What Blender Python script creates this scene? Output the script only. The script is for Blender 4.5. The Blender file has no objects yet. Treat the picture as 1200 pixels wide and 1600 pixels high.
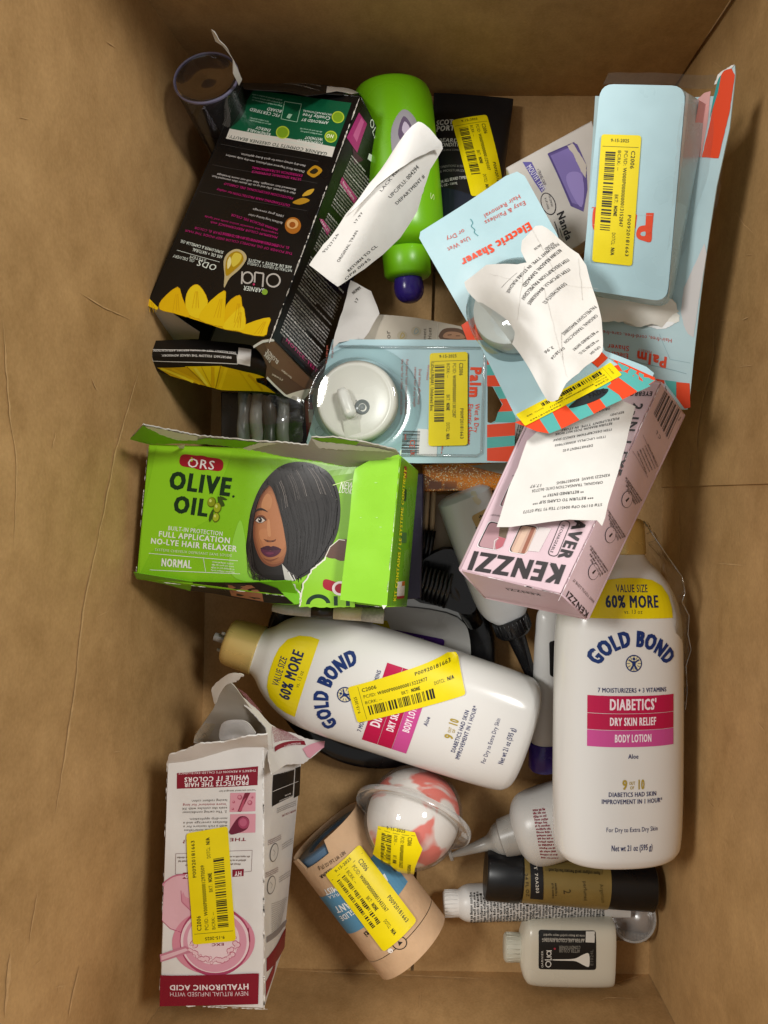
import bpy, bmesh, math, random
from mathutils import Vector, Matrix, noise
from mathutils.geometry import tessellate_polygon
random.seed(7)
scene = bpy.context.scene
COL = scene.collection
# ------------------------------------------------------------------ camera, world, lamps
HC = 0.60            # camera height over the carton floor (m)
FPX = 1202.0         # focal length in photo pixels (1200 x 1600)
NX, NY = 704.0, 786.0  # where the plumb line under the camera meets the picture
cam_d = bpy.data.cameras.new('camera')
cam = bpy.data.objects.new('camera', cam_d); COL.objects.link(cam)
cam.location = (0, 0, HC); cam.rotation_euler = (0, 0, 0)
cam_d.sensor_fit = 'VERTICAL'; cam_d.sensor_height = 36.0; cam_d.sensor_width = 27.0
cam_d.lens = 36.0 * FPX / 1600.0
cam_d.shift_x = (600 - NX) / 1600.0
cam_d.shift_y = (NY - 800) / 1600.0
cam_d.clip_start = 0.01; cam_d.clip_end = 50
scene.camera = cam
w = bpy.data.worlds.new('World'); scene.world = w; w.use_nodes = True
bg = w.node_tree.nodes['Background']
bg.inputs[0].default_value = (1.0, 0.99, 0.97, 1); bg.inputs[1].default_value = 0.38
def lamp(name, loc, target, size, watts, col):
    d = bpy.data.lights.new(name, 'AREA'); d.shape = 'DISK'; d.size = size; d.energy = watts; d.color = col
    o = bpy.data.objects.new(name, d); COL.objects.link(o); o.location = loc
    o.rotation_euler = (Vector(target) - Vector(loc)).to_track_quat('-Z', 'Y').to_euler()
lamp('ceiling_lamp', (0.85, 0.55, 1.45), (0, 0, 0.05), 0.34, 17.5, (1.0, 0.985, 0.95))
lamp('second_ceiling_lamp', (-0.95, 0.36, 1.40), (0, 0, 0.05), 0.36, 14, (1.0, 0.985, 0.95))
scene.view_settings.view_transform = 'Standard'; scene.view_settings.look = 'None'
scene.view_settings.exposure = 0.0; scene.view_settings.gamma = 1.0
scene.render.engine = 'CYCLES'
scene.cycles.use_denoising = True
scene.cycles.max_bounces = 6; scene.cycles.diffuse_bounces = 3; scene.cycles.glossy_bounces = 3; scene.cycles.transmission_bounces = 4; scene.cycles.transparent_max_bounces = 16
scene.cycles.sample_clamp_indirect = 4.0
scene.cycles.caustics_reflective = False; scene.cycles.caustics_refractive = False

# ------------------------------------------------------------------ helpers
def lin(h):
    h = h.lstrip('#')
    r = []
    for i in (0, 2, 4):
        c = int(h[i:i+2], 16) / 255.0
        r.append(c / 12.92 if c <= 0.04045 else ((c + 0.055) / 1.055) ** 2.4)
    return r
def W(px, py, z):
    d = HC - z
    return Vector(((px - NX) * d / FPX, -(py - NY) * d / FPX, z))
def proj(p):
    d = HC - p[2]
    return (NX + p[0] * FPX / d, NY - p[1] * FPX / d)
def crop(ox, oy, s): return lambda x, y: (ox + x / s, oy + y / s)
PX = crop(0, 0, 1.0)
c1 = crop(200, 40, 2.857); c2 = crop(200, 330, 2.857); c3 = crop(540, 100, 2.857); c4 = crop(860, 80, 3.529)
c5 = crop(640, 260, 3.333); c6 = crop(860, 380, 3.529); c7 = crop(470, 480, 3.333); c8 = crop(700, 540, 3.158)
d1 = crop(190, 640, 3.243); d2 = crop(440, 660, 3.333); d3 = crop(660, 740, 2.857); d4 = crop(310, 920, 3.077)
d5 = crop(560, 940, 3.529); d6 = crop(820, 880, 3.2); d7 = crop(230, 1040, 4.138); d8 = crop(230, 1280, 4.138)
e1 = crop(440, 1160, 3.529); e2 = crop(670, 1200, 3.0)

MATS = {}
def mat(hexc, rough=0.5, spec=0.4, var=0.05, vscale=60, bump=0.0, bscale=300, metal=0.0, coat=0.0, sss=0.0, trans=0.0):
    key = (hexc, rough, spec, var, vscale, bump, bscale, metal, coat, sss, trans)
    if key in MATS: return MATS[key]
    m = bpy.data.materials.new('surface_' + hexc.strip('#')); m.use_nodes = True
    nt = m.node_tree; b = nt.nodes['Principled BSDF']
    c = lin(hexc)
    b.inputs['Roughness'].default_value = rough; b.inputs['Specular IOR Level'].default_value = spec
    b.inputs['Metallic'].default_value = metal; b.inputs['Coat Weight'].default_value = coat
    b.inputs['Coat Roughness'].default_value = 0.12
    if trans: b.inputs['Transmission Weight'].default_value = trans
    if sss:
        b.inputs['Subsurface Weight'].default_value = sss; b.inputs['Subsurface Radius'].default_value = (.012, .01, .008)
        b.inputs['Subsurface Scale'].default_value = 0.5
    tc = nt.nodes.new('ShaderNodeTexCoord')
    if var:
        n = nt.nodes.new('ShaderNodeTexNoise'); n.inputs['Scale'].default_value = vscale; n.inputs['Detail'].default_value = 3
        nt.links.new(tc.outputs['Object'], n.inputs['Vector'])
        r = nt.nodes.new('ShaderNodeMapRange'); r.inputs[1].default_value = .3; r.inputs[2].default_value = .7
        r.inputs[3].default_value = 1 - var; r.inputs[4].default_value = 1 + var
        nt.links.new(n.outputs['Fac'], r.inputs[0])
        v = nt.nodes.new('ShaderNodeVectorMath'); v.operation = 'SCALE'; v.inputs[0].default_value = c
        nt.links.new(r.outputs[0], v.inputs['Scale']); nt.links.new(v.outputs[0], b.inputs['Base Color'])
        r2 = nt.nodes.new('ShaderNodeMapRange'); r2.inputs[1].default_value = .3; r2.inputs[2].default_value = .7
        dr = min(.1, var * 1.6); r2.inputs[3].default_value = max(.03, rough - dr); r2.inputs[4].default_value = min(1, rough + dr)
        nt.links.new(n.outputs['Fac'], r2.inputs[0]); nt.links.new(r2.outputs[0], b.inputs['Roughness'])
    else:
        b.inputs['Base Color'].default_value = (*c, 1)
    if bump:
        n2 = nt.nodes.new('ShaderNodeTexNoise'); n2.inputs['Scale'].default_value = bscale; n2.inputs['Detail'].default_value = 2
        nt.links.new(tc.outputs['Object'], n2.inputs['Vector'])
        bp = nt.nodes.new('ShaderNodeBump'); bp.inputs['Strength'].default_value = bump; bp.inputs['Distance'].default_value = .002
        nt.links.new(n2.outputs['Fac'], bp.inputs['Height']); nt.links.new(bp.outputs[0], b.inputs['Normal'])
    MATS[key] = m
    return m
def ink(hexc, rough=0.45): return mat(hexc, rough, 0.4, 0.0)
def card(hexc, rough=0.42): return mat(hexc, rough, 0.4, 0.04, 45, 0.12, 90)
def paper(hexc='#e9e6e0'): return mat(hexc, 0.65, 0.25, 0.04, 60, 0.15, 120)
def film(tint='#ffffff', gloss=0.06, rough=0.08, edge=0.35, bump=0.0, bscale=60, haze=0.012):
    key = ('film', tint, gloss, rough, edge, bump, bscale, haze)
    if key in MATS: return MATS[key]
    m = bpy.data.materials.new('clear_plastic'); m.use_nodes = True
    nt = m.node_tree; nt.nodes.clear()
    o = nt.nodes.new('ShaderNodeOutputMaterial'); mx = nt.nodes.new('ShaderNodeMixShader')
    t = nt.nodes.new('ShaderNodeBsdfTransparent'); t.inputs[0].default_value = (*lin(tint), 1)
    g = nt.nodes.new('ShaderNodeBsdfGlossy'); g.inputs['Roughness'].default_value = rough
    lw = nt.nodes.new('ShaderNodeLayerWeight'); lw.inputs['Blend'].default_value = 0.25
    r = nt.nodes.new('ShaderNodeMapRange'); r.inputs[3].default_value = gloss; r.inputs[4].default_value = gloss + edge
    nt.links.new(lw.outputs['Fresnel'], r.inputs[0]); nt.links.new(r.outputs[0], mx.inputs[0])
    hz = nt.nodes.new('ShaderNodeMixShader'); hz.inputs[0].default_value = haze; df = nt.nodes.new('ShaderNodeBsdfDiffuse'); df.inputs[0].default_value = (.85, .84, .82, 1)
    nt.links.new(t.outputs[0], hz.inputs[1]); nt.links.new(df.outputs[0], hz.inputs[2]); nt.links.new(hz.outputs[0], mx.inputs[1]); nt.links.new(g.outputs[0], mx.inputs[2]); nt.links.new(mx.outputs[0], o.inputs[0])
    if bump:
        tc = nt.nodes.new('ShaderNodeTexCoord'); n2 = nt.nodes.new('ShaderNodeTexNoise'); n2.inputs['Scale'].default_value = bscale
        n2.inputs['Distortion'].default_value = 1.5
        nt.links.new(tc.outputs['Object'], n2.inputs['Vector'])
        bp = nt.nodes.new('ShaderNodeBump'); bp.inputs['Strength'].default_value = bump; bp.inputs['Distance'].default_value = .004
        nt.links.new(n2.outputs['Fac'], bp.inputs['Height'])
        for nd in (g, lw): nt.links.new(bp.outputs[0], nd.inputs['Normal'])
    MATS[key] = m
    return m

def thing(name, label, cat, loc, group=None):
    o = bpy.data.objects.new(name, None); COL.objects.link(o); o.empty_display_size = .02
    o.location = loc; o['label'] = label; o['category'] = cat
    if group: o['group'] = group
    return o
def wloc(o):
    v = Vector(o.location)
    while o.parent: o = o.parent; v = v + Vector(o.location)
    return v
def part(parent, name, verts, faces, mats, midx=None, smooth=False, kind=None, solid=0.0, soff=-1.0):
    me = bpy.data.meshes.new(name)
    off = wloc(parent) if parent else Vector((0, 0, 0))
    me.from_pydata([Vector(v) - off for v in verts], [], faces)
    if not isinstance(mats, (list, tuple)): mats = [mats]
    for m in mats: me.materials.append(m)
    if midx: me.polygons.foreach_set('material_index', midx)
    if smooth: me.polygons.foreach_set('use_smooth', [True] * len(me.polygons))
    me.update()
    o = bpy.data.objects.new(name, me); COL.objects.link(o)
    if parent: o.parent = parent
    if kind: o['kind'] = kind
    if solid:
        cnt = {}
        for p_ in me.polygons:
            for e_ in p_.edge_keys: cnt[e_] = cnt.get(e_, 0) + 1
        for e_ in me.edges:
            if cnt.get(tuple(sorted(e_.vertices)), 0) == 1: e_.use_edge_sharp = True
        md = o.modifiers.new('thickness', 'SOLIDIFY'); md.thickness = solid; md.offset = soff
    return o

# ------------------------------------------------------------------ surfaces
class Surf:
    """S(a, b, h): a to picture right, b to picture up (metres along the sheet), h off the surface"""
    A = B = 1.0
    def base(self, a, b): raise NotImplementedError
    def normal(self, a, b):
        e = 4e-4
        u = self.base(a + e, b) - self.base(a - e, b); v = self.base(a, b + e) - self.base(a, b - e)
        n = u.cross(v)
        return n.normalized() if n.length > 0 else Vector((0, 0, 1))
    def S(self, a, b, h=0.0):
        p = self.base(a, b)
        return p + self.normal(a, b) * h if h else p
    def guess(self): return self.A / 2, self.B / 2
    def inv(self, px, py):
        a, b = self.guess(); e = 5e-4
        for _ in range(14):
            x, y = proj(self.base(a, b)); fx, fy = px - x, py - y
            if abs(fx) + abs(fy) < .02: break
            xa, ya = proj(self.base(a + e, b)); xb, yb = proj(self.base(a, b + e))
            j11, j21, j12, j22 = (xa - x) / e, (ya - y) / e, (xb - x) / e, (yb - y) / e
            det = j11 * j22 - j12 * j21
            if abs(det) < 1e-9: break
            da = (fx * j22 - fy * j12) / det; db = (j11 * fy - j21 * fx) / det
            k = min(1.0, 0.05 / max(1e-9, math.hypot(da, db)))
            a += da * k; b += db * k
        return a, b
def cr(p0, p1, p2, p3, t):
    return 0.5 * ((2 * p1) + (p2 - p0) * t + (2 * p0 - 5 * p1 + 4 * p2 - p3) * t * t + (3 * p1 - p0 - 3 * p2 + p3) * t ** 3)
class Grid(Surf):
    """rows of points, top row of the picture first, left to right"""
    def __init__(s, rows, amp=0.0, freq=22.0, seed=0.0, raw=False, fade=True):
        s.g = [[p if raw else W(*p) for p in r] for r in rows]
        s.n = len(rows) - 1; s.m = len(rows[0]) - 1
        s.A = sum(sum((r[i+1] - r[i]).length for i in range(s.m)) for r in s.g) / (s.n + 1)
        s.B = sum(sum((s.g[j+1][i] - s.g[j][i]).length for j in range(s.n)) for i in range(s.m + 1)) / (s.m + 1)
        s.amp, s.freq, s.seed, s.fade = amp, freq, seed, fade
        n0 = (s.g[0][-1] - s.g[-1][0]).cross(s.g[0][0] - s.g[-1][-1]); s.n0 = n0.normalized() if n0.length else Vector((0, 0, 1))
    def row(s, r, u):
        x = u * s.m; i = min(max(int(math.floor(x)), 0), s.m - 1); t = x - i
        if s.m == 1: return r[0].lerp(r[1], t) if 0 <= t <= 1 else r[0] + (r[1] - r[0]) * t
        if t < 0 : return r[0] + (r[1] - r[0]) * t
        if t > 1: return r[-1] + (r[-1] - r[-2]) * (t - 1)
        p0 = r[i-1] if i > 0 else 2 * r[0] - r[1]; p3 = r[i+2] if i + 2 <= s.m else 2 * r[-1] - r[-2]
        return cr(p0, r[i], r[i+1], p3, t)
    def base(s, a, b):
        u = a / s.A; v = 1 - b / s.B
        y = v * s.n; j = min(max(int(math.floor(y)), 0), s.n - 1); t = y - j
        q1, q2 = s.row(s.g[j], u), s.row(s.g[j+1], u)
        if s.n == 1 or t < 0 or t > 1: p = q1 + (q2 - q1) * t
        else:
            q0 = s.row(s.g[j-1], u) if j > 0 else 2 * q1 - q2
            q3 = s.row(s.g[j+2], u) if j + 2 <= s.n else 2 * q2 - q1
            p = cr(q0, q1, q2, q3, t)
        if s.amp:
            k = 1.0
            if s.fade: k = min(1, max(0, u * 8)) * min(1, max(0, (1 - u) * 8)) * min(1, max(0, v * 8)) * min(1, max(0, (1 - v) * 8))
            if k > 0: p = p + s.n0 * (s.amp * k * noise.noise(Vector((a * s.freq + s.seed, b * s.freq, s.seed))))
        return p
class Bottle(Surf):
    """bottle in its own frame: a across, b from base to cap, front bulging along ez"""
    def __init__(s, base, top, ez, prof, n=2.4, roll=0.0):
        s.o = Vector(base); ey = Vector(top) - s.o; s.L = ey.length; ey.normalize()
        ez = Vector(ez); ez = (ez - ey * ez.dot(ey)).normalized(); ex = ey.cross(ez)
        if roll:
            q = Matrix.Rotation(roll, 3, ey); ez = q @ ez; ex = q @ ex
        s.ex, s.ey, s.ez = ex, ey, ez; s.prof = prof; s.n = n; s.A = 0; s.B = s.L
    def sec(s, b):
        P = s.prof
        if b <= P[0][0]: return P[0][1], P[0][2]
        for i in range(len(P) - 1):
            if b <= P[i+1][0]:
                t = (b - P[i][0]) / (P[i+1][0] - P[i][0])
                r = []
                for k in (1, 2):
                    r.append(P[i][k] + (P[i+1][k] - P[i][k]) * t)
                return r
        return P[-1][1], P[-1][2]
    def guess(s): return 0.0, s.L * .45
    def base(s, a, b):
        w, t = s.sec(b); q = min(abs(a) / w, 0.985)
        z = t * (1 - q ** s.n) ** (1 / s.n)
        return s.o + s.ex * a + s.ey * b + s.ez * z
    def P(s, a, b, z): return s.o + s.ex * a + s.ey * b + s.ez * z
    def mesh(s, parent, name, m, seg=56, prof=None, n=None, close=True):
        prof = prof or s.prof; n = n or s.n; vs = []; fs = []
        for b, w, t in prof:
            for k in range(seg):
                th = 2 * math.pi * k / seg; c, si = math.cos(th), math.sin(th)
                x = w * math.copysign(abs(c) ** (2 / n), c); z = t * math.copysign(abs(si) ** (2 / n), si)
                vs.append(s.P(x, b, z))
        for i in range(len(prof) - 1):
            for k in range(seg):
                k2 = (k + 1) % seg
                fs.append((i * seg + k, (i + 1) * seg + k, (i + 1) * seg + k2, i * seg + k2))
        if close:
            fs.append(tuple(range(seg))); L = (len(prof) - 1) * seg
            fs.append(tuple(L + k for k in reversed(range(seg))))
        return shade_auto(part(parent, name, vs, fs, m, smooth=True), 42)
def smooth_prof(pts, sub=5):
    out = []
    n = len(pts)
    for i in range(n - 1):
        p0 = pts[i-1] if i else pts[0]; p1, p2 = pts[i], pts[i+1]; p3 = pts[i+2] if i + 2 < n else pts[-1]
        for k in range(sub):
            t = k / sub
            out.append(tuple(cr(p0[j], p1[j], p2[j], p3[j], t) for j in range(3)))
    out.append(tuple(pts[-1]))
    res = [out[0]]
    for p in out[1:]:
        if p[0] > res[-1][0] + 1e-7: res.append((p[0], max(p[1], 5e-4), max(p[2], 5e-4)))
    return res

# ------------------------------------------------------------------ glyphs
CHARS = "ABCDEFGHIJKLMNOPQRSTUVWXYZabcdefghijklmnopqrstuvwxyz0123456789.,:;-+*/#%&()'!?<>|®™$"
GL = {}
def _glyphs():
    tmp = []
    def mk(body, off):
        c = bpy.data.curves.new('t', 'FONT'); c.body = body; c.size = 1; c.offset = off; c.resolution_u = 2
        o = bpy.data.objects.new('t', c); COL.objects.link(o); return o
    objs = {}
    for ch in CHARS:
        objs[(ch, 0)] = mk(ch, 0)
        objs[(ch, 'w')] = mk('H' + ch + 'H', 0)
    objs['HH'] = mk('HH', 0)
    dg = bpy.context.evaluated_depsgraph_get(); dg.update()
    def get(o):
        e = o.evaluated_get(dg); me = e.to_mesh()
        v = [(x.co.x, x.co.y) for x in me.vertices]; f = [tuple(p.vertices) for p in me.polygons]
        e.to_mesh_clear(); return v, f
    def width(v): return max(x for x, y in v) - min(x for x, y in v)
    hv, _ = get(objs[('H', 0)]); cap = max(y for x, y in hv); hh = width(get(objs['HH'])[0])
    for ch in CHARS:
        adv = (width(get(objs[(ch, 'w')])[0]) - hh) / cap
        v, f = get(objs[(ch, 0)])
        GL[ch] = ([(x / cap, y / cap) for x, y in v], f, adv)
    GL[' '] = 0.36
    for o in objs.values():
        c = o.data; bpy.data.objects.remove(o); bpy.data.curves.remove(c)
_glyphs()

def subdiv2d(pts, maxlen):
    bm = bmesh.new()
    vs = [bm.verts.new((x, y, 0)) for x, y in pts]
    tris = tessellate_polygon([[Vector((x, y, 0)) for x, y in pts]])
    for t in tris:
        try: bm.faces.new([vs[i] for i in t])
        except ValueError: pass
    for _ in range(7):
        bm.edges.ensure_lookup_table()
        ed = [e for e in bm.edges if e.calc_length() > maxlen]
        if not ed: break
        bmesh.ops.subdivide_edges(bm, edges=ed, cuts=1)
        bmesh.ops.triangulate(bm, faces=[f for f in bm.faces if len(f.verts) > 3])
    if _ > 0: bmesh.ops.beautify_fill(bm, faces=bm.faces[:], edges=[e for e in bm.edges if len(e.link_faces) == 2])
    bm.verts.index_update()
    v = [(q.co.x, q.co.y) for q in bm.verts]
    f = []
    for q in bm.faces:
        idx = [x.index for x in q.verts]
        if q.normal.z < 0: idx.reverse()
        f.append(tuple(idx))
    bm.free()
    return v, f
def tornline(pts, amp, step, seed=1):
    rnd = random.Random(seed); out = [pts[0]]
    for p, q in zip(pts, pts[1:]):
        L = math.hypot(q[0] - p[0], q[1] - p[1]); n = max(1, int(L / step))
        for k in range(1, n + 1):
            t = k / n; out.append((p[0] + (q[0] - p[0]) * t + rnd.uniform(-amp, amp), p[1] + (q[1] - p[1]) * t + rnd.uniform(-amp, amp)))
    return out
def ragged(pts, amp, step, seed=1):
    """break polygon sides into short jittered pieces (torn paper)"""
    rnd = random.Random(seed); out = []
    for i in range(len(pts)):
        p, q = pts[i], pts[(i + 1) % len(pts)]
        L = math.hypot(q[0] - p[0], q[1] - p[1]); n = max(1, int(L / step))
        for k in range(n):
            t = k / n; j = amp if k else 0
            out.append((p[0] + (q[0] - p[0]) * t + rnd.uniform(-j, j), p[1] + (q[1] - p[1]) * t + rnd.uniform(-j, j)))
    return out
def rounded(pts, r, seg=4):
    out = []; n = len(pts)
    for i in range(n):
        p = Vector(pts[i]); a = Vector(pts[i-1]) - p; b = Vector(pts[(i + 1) % n]) - p
        ra = min(r, a.length * .45); rb = min(r, b.length * .45)
        s, e = p + a.normalized() * ra, p + b.normalized() * rb
        for k in range(seg + 1):
            t = k / seg; q = s * (1 - t) ** 2 + p * 2 * t * (1 - t) + e * t * t
            out.append((q.x, q.y))
    return out
def ell(cx, cy, rx, ry=None, rot=0, n=28, a0=0, a1=360):
    ry = rx if ry is None else ry; c, s = math.cos(math.radians(rot)), math.sin(math.radians(rot)); o = []
    m = n if a1 - a0 < 360 else n - 1
    for k in range(n):
        t = math.radians(a0 + (a1 - a0) * k / m) if a1 - a0 < 360 else 2 * math.pi * k / n
        x, y = rx * math.cos(t), ry * math.sin(t); o.append((cx + x * c - y * s, cy + x * s + y * c))
    return o
def smoothpoly(pts, sub=4):
    n = len(pts); out = []
    for i in range(n):
        P = [Vector(pts[(i + k - 1) % n]) for k in range(4)]
        for k in range(sub):
            q = cr(P[0], P[1], P[2], P[3], k / sub); out.append((q.x, q.y))
    return out

class Print:
    """flat print lying on a surface; colours by material slot"""
    def __init__(s, surf, K=PX, h=0.00022, step=0.00007, rough=0.45, maxlen=0.006):
        s.f, s.K, s.h, s.step, s.rough, s.maxlen = surf, K, h, step, rough, maxlen
        s.v, s.fc, s.mi, s.mats, s.layer = [], [], [], [], 0
    def k(s, K): s.K = K; return s
    def ab(s, p): return s.f.inv(*s.K(*p))
    def pxm(s):
        """metres per crop pixel on the surface"""
        K0, K1 = s.K(0, 0), s.K(1, 0); a, b = s.f.guess(); d = HC - s.f.base(a, b).z
        return abs(K1[0] - K0[0]) * d / FPX
    def _mat(s, col):
        m = ink(col, s.rough) if isinstance(col, str) else col
        if m not in s.mats: s.mats.append(m)
        return s.mats.index(m)
    def _add(s, v2, fs, col, lay=None):
        lay = s.layer if lay is None else lay; h = s.h + s.step * lay
        i0 = len(s.v); mi = s._mat(col)
        s.v += [s.f.S(a, b, h) for a, b in v2]
        for f in fs: s.fc.append(tuple(i0 + i for i in f)); s.mi.append(mi)
    def polyab(s, pts, col, lay=None): v, f = subdiv2d(pts, s.maxlen); s._add(v, f, col, lay)
    def poly(s, pts, col, lay=None): s.polyab([s.ab(p) for p in pts], col, lay)
    def lineab(s, pts, wd, col, lay=None):
        for p, q in zip(pts, pts[1:]):
            d = Vector(q) - Vector(p)
            if d.length < 1e-7: continue
            n = Vector((-d.y, d.x)).normalized() * wd / 2; d = d.normalized() * wd * .2
            s.polyab([(p[0] - n.x - d.x, p[1] - n.y - d.y), (q[0] - n.x + d.x, q[1] - n.y + d.y), (q[0] + n.x + d.x, q[1] + n.y + d.y), (p[0] + n.x - d.x, p[1] + n.y - d.y)], col, lay)
    def line(s, pts, wd, col, lay=None): s.lineab([s.ab(p) for p in pts], wd * s.pxm(), col, lay)
    def textab(s, t, p0, p1, cap, col, wt=1, lay=None, track=0.0, arc=None, width=None, shear=0.0):
        """baseline p0 -> p1 in surface metres; letters squeezed to fit; arc = (centre, radius, half angle)"""
        lay = s.layer + 1 if lay is None else lay; track += .05 + (0, .03, .07, .12)[wt]
        x = 0.0; run = []
        for ch in t:
            if ch == ' ': x += GL[' '] + track; continue
            g = GL.get(ch) or GL['-']
            run.append((x, g, ch)); x += g[2] + track
        x = max(x - track, .1)
        p0 = Vector(p0); d = Vector(p1) - p0; L = d.length
        if width: d = d.normalized() * width; L = width
        d.normalize(); up = Vector((-d.y, d.x)); sx = L / x
        em = (0, .018, .042, .07)[wt]; sh = ((0, 0),) if wt == 0 else ((-em, -em * .5), (em, em * .5)) if wt == 1 else ((0, 0), (-em, -em * .6), (em, em * .6), (-em, em * .6), (em, -em * .6))
        xs = cap / sx if sx > 1e-9 else 1
        for gx, g, ch in run:
          for ci, (ox, oy) in enumerate(sh):
            pts = []
            for vx, vy in g[0]:
                X = (gx + vx + ox * min(1.6, xs)) * sx; Y = (vy + oy) * cap
                if arc:
                    c, R, ha = arc; th = math.pi / 2 + ha - (X / L) * 2 * ha
                    pts.append((c[0] + (R + Y) * math.cos(th), c[1] + (R + Y) * math.sin(th)))
                else:
                    q = p0 + d * (X + shear * Y) + up * Y; pts.append((q.x, q.y))
            s._add(pts, g[1], col, lay + ci * .12)
    def text(s, t, p0, p1, cap, col, wt=1, lay=None, **kw):
        s.textab(t, s.ab(p0), s.ab(p1), cap * s.pxm(), col, wt, lay, **kw)
    def greekab(s, p0, p1, cap, col, seed=0, lay=None, fill=1.0):
        """a line of print too small to read: ragged strokes grouped in words"""
        rnd = random.Random(seed * 7919 + 13); p0 = Vector(p0); d = Vector(p1) - p0; L = d.length
        if L < 1e-6: return
        d.normalize(); up = Vector((-d.y, d.x)); x = 0; V = []; F = []
        while x < L * fill:
            for _ in range(rnd.randint(2, 8)):
                ww = cap * rnd.uniform(.35, .62); hh = cap * rnd.choice((.68, .7, .72, .95))
                if x + ww > L: break
                k = len(V); b0 = rnd.choice((0, 0, 0, -.18)) * cap
                for q in ((x, b0), (x + ww, b0), (x + ww, hh), (x, hh)):
                    r = p0 + d * q[0] + up * q[1]; V.append((r.x, r.y))
                if rnd.random() < .75:
                    g = ww * .32
                    r1 = [p0 + d * xx + up * yy for xx, yy in ((x + g, b0), (x + ww - g, b0), (x + ww - g, hh * .6), (x + g, hh * .6))]
                    k2 = len(V); V += [(r.x, r.y) for r in r1]
                    F += [(k, k2, k2 + 3, k + 3), (k2 + 1, k + 1, k + 2, k2 + 2), (k2 + 3, k2 + 2, k + 2, k + 3)]
                else: F.append((k, k + 1, k + 2, k + 3))
                x += ww + cap * .17
            x += cap * .38
        if V: s._add(V, F, col, s.layer + 1 if lay is None else lay)
    def greek(s, p0, p1, cap, col, seed=0, lay=None, fill=1.0): s.greekab(s.ab(p0), s.ab(p1), cap * s.pxm(), col, seed, lay, fill)
    def block(s, a, b, c, n, cap, col, seed=0, lay=None):
        """n lines of small print: first baseline a -> b, last baseline starts at c"""
        A, B, C = Vector(s.ab(a)), Vector(s.ab(b)), Vector(s.ab(c))
        rnd = random.Random(seed + 5)
        for i in range(n):
            o = (C - A) * (i / max(1, n - 1))
            s.greekab(A + o, A + o + (B - A) * rnd.choice((1, 1, .97, .9, .72)), cap * s.pxm(), col, seed * 31 + i, lay)
    def barsab(s, p0, d, up, L, H, col, seed=0, lay=None, n=46):
        rnd = random.Random(seed + 3); ws = [rnd.choice((1, 1, 1, 2, 2, 3)) for _ in range(n)]; tot = sum(ws); x = 0
        for i, wd in enumerate(ws):
            ww = wd * L / tot
            if i % 2 == 0:
                q = [p0 + d * x, p0 + d * (x + ww), p0 + d * (x + ww) + up * H, p0 + d * x + up * H]
                s.polyab([(r.x, r.y) for r in q], col, s.layer + 1 if lay is None else lay)
            x += ww
    def bars(s, p0, p1, H, col, seed=0, n=46, lay=None):
        a, b = Vector(s.ab(p0)), Vector(s.ab(p1)); d = (b - a); L = d.length; d.normalize()
        s.barsab(a, d, Vector((-d.y, d.x)), L, H * s.pxm(), col, seed, lay, n)
    def make(s, parent, name, label=None):
        if not s.v: return None
        o = part(parent, name, s.v, s.fc, s.mats, s.mi, kind='stuff')
        if label: o['label'] = label
        return o

def patch(parent, name, surf, pts, m, K=PX, h=0.0, maxlen=0.006, solid=0.0, smooth=True, ab=False, label=None):
    q = pts if ab else [surf.inv(*K(*p)) for p in pts]
    v, f = subdiv2d(q, maxlen)
    o = part(parent, name, [surf.S(a, b, h) for a, b in v], f, m, smooth=smooth, solid=solid)
    if label: o['label'] = label
    return o
def sheet(parent, name, surf, m, nx=20, ny=20, h=0.0, solid=0.0):
    vs = [surf.S(surf.A * i / nx, surf.B * j / ny, h) for j in range(ny + 1) for i in range(nx + 1)]
    fs = [(j * (nx + 1) + i, j * (nx + 1) + i + 1, (j + 1) * (nx + 1) + i + 1, (j + 1) * (nx + 1) + i) for j in range(ny) for i in range(nx)]
    return part(parent, name, vs, fs, m, smooth=True, solid=solid)
def tube(parent, name, pts, r, m, seg=10, closed=False, caps=True, radii=None):
    pts = [Vector(p) for p in pts]; n = len(pts); vs = []; fs = []
    for i, p in enumerate(pts):
        t = (pts[(i + 1) % n] - pts[i-1]) if closed else (pts[min(i + 1, n - 1)] - pts[max(i - 1, 0)])
        t.normalize(); ref = Vector((0, 0, 1)) if abs(t.z) < .9 else Vector((1, 0, 0))
        u = t.cross(ref).normalized(); v = t.cross(u)
        rr = radii[i] if radii else r
        for k in range(seg):
            th = 2 * math.pi * k / seg; vs.append(p + (u * math.cos(th) + v * math.sin(th)) * rr)
    for i in range(n if closed else n - 1):
        j = (i + 1) % n
        for k in range(seg):
            k2 = (k + 1) % seg; fs.append((i * seg + k, i * seg + k2, j * seg + k2, j * seg + k))
    if caps and not closed:
        fs.append(tuple(reversed(range(seg)))); fs.append(tuple((n - 1) * seg + k for k in range(seg)))
    if parent is None: return vs, fs
    return part(parent, name, vs, fs, m, smooth=True)
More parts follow.
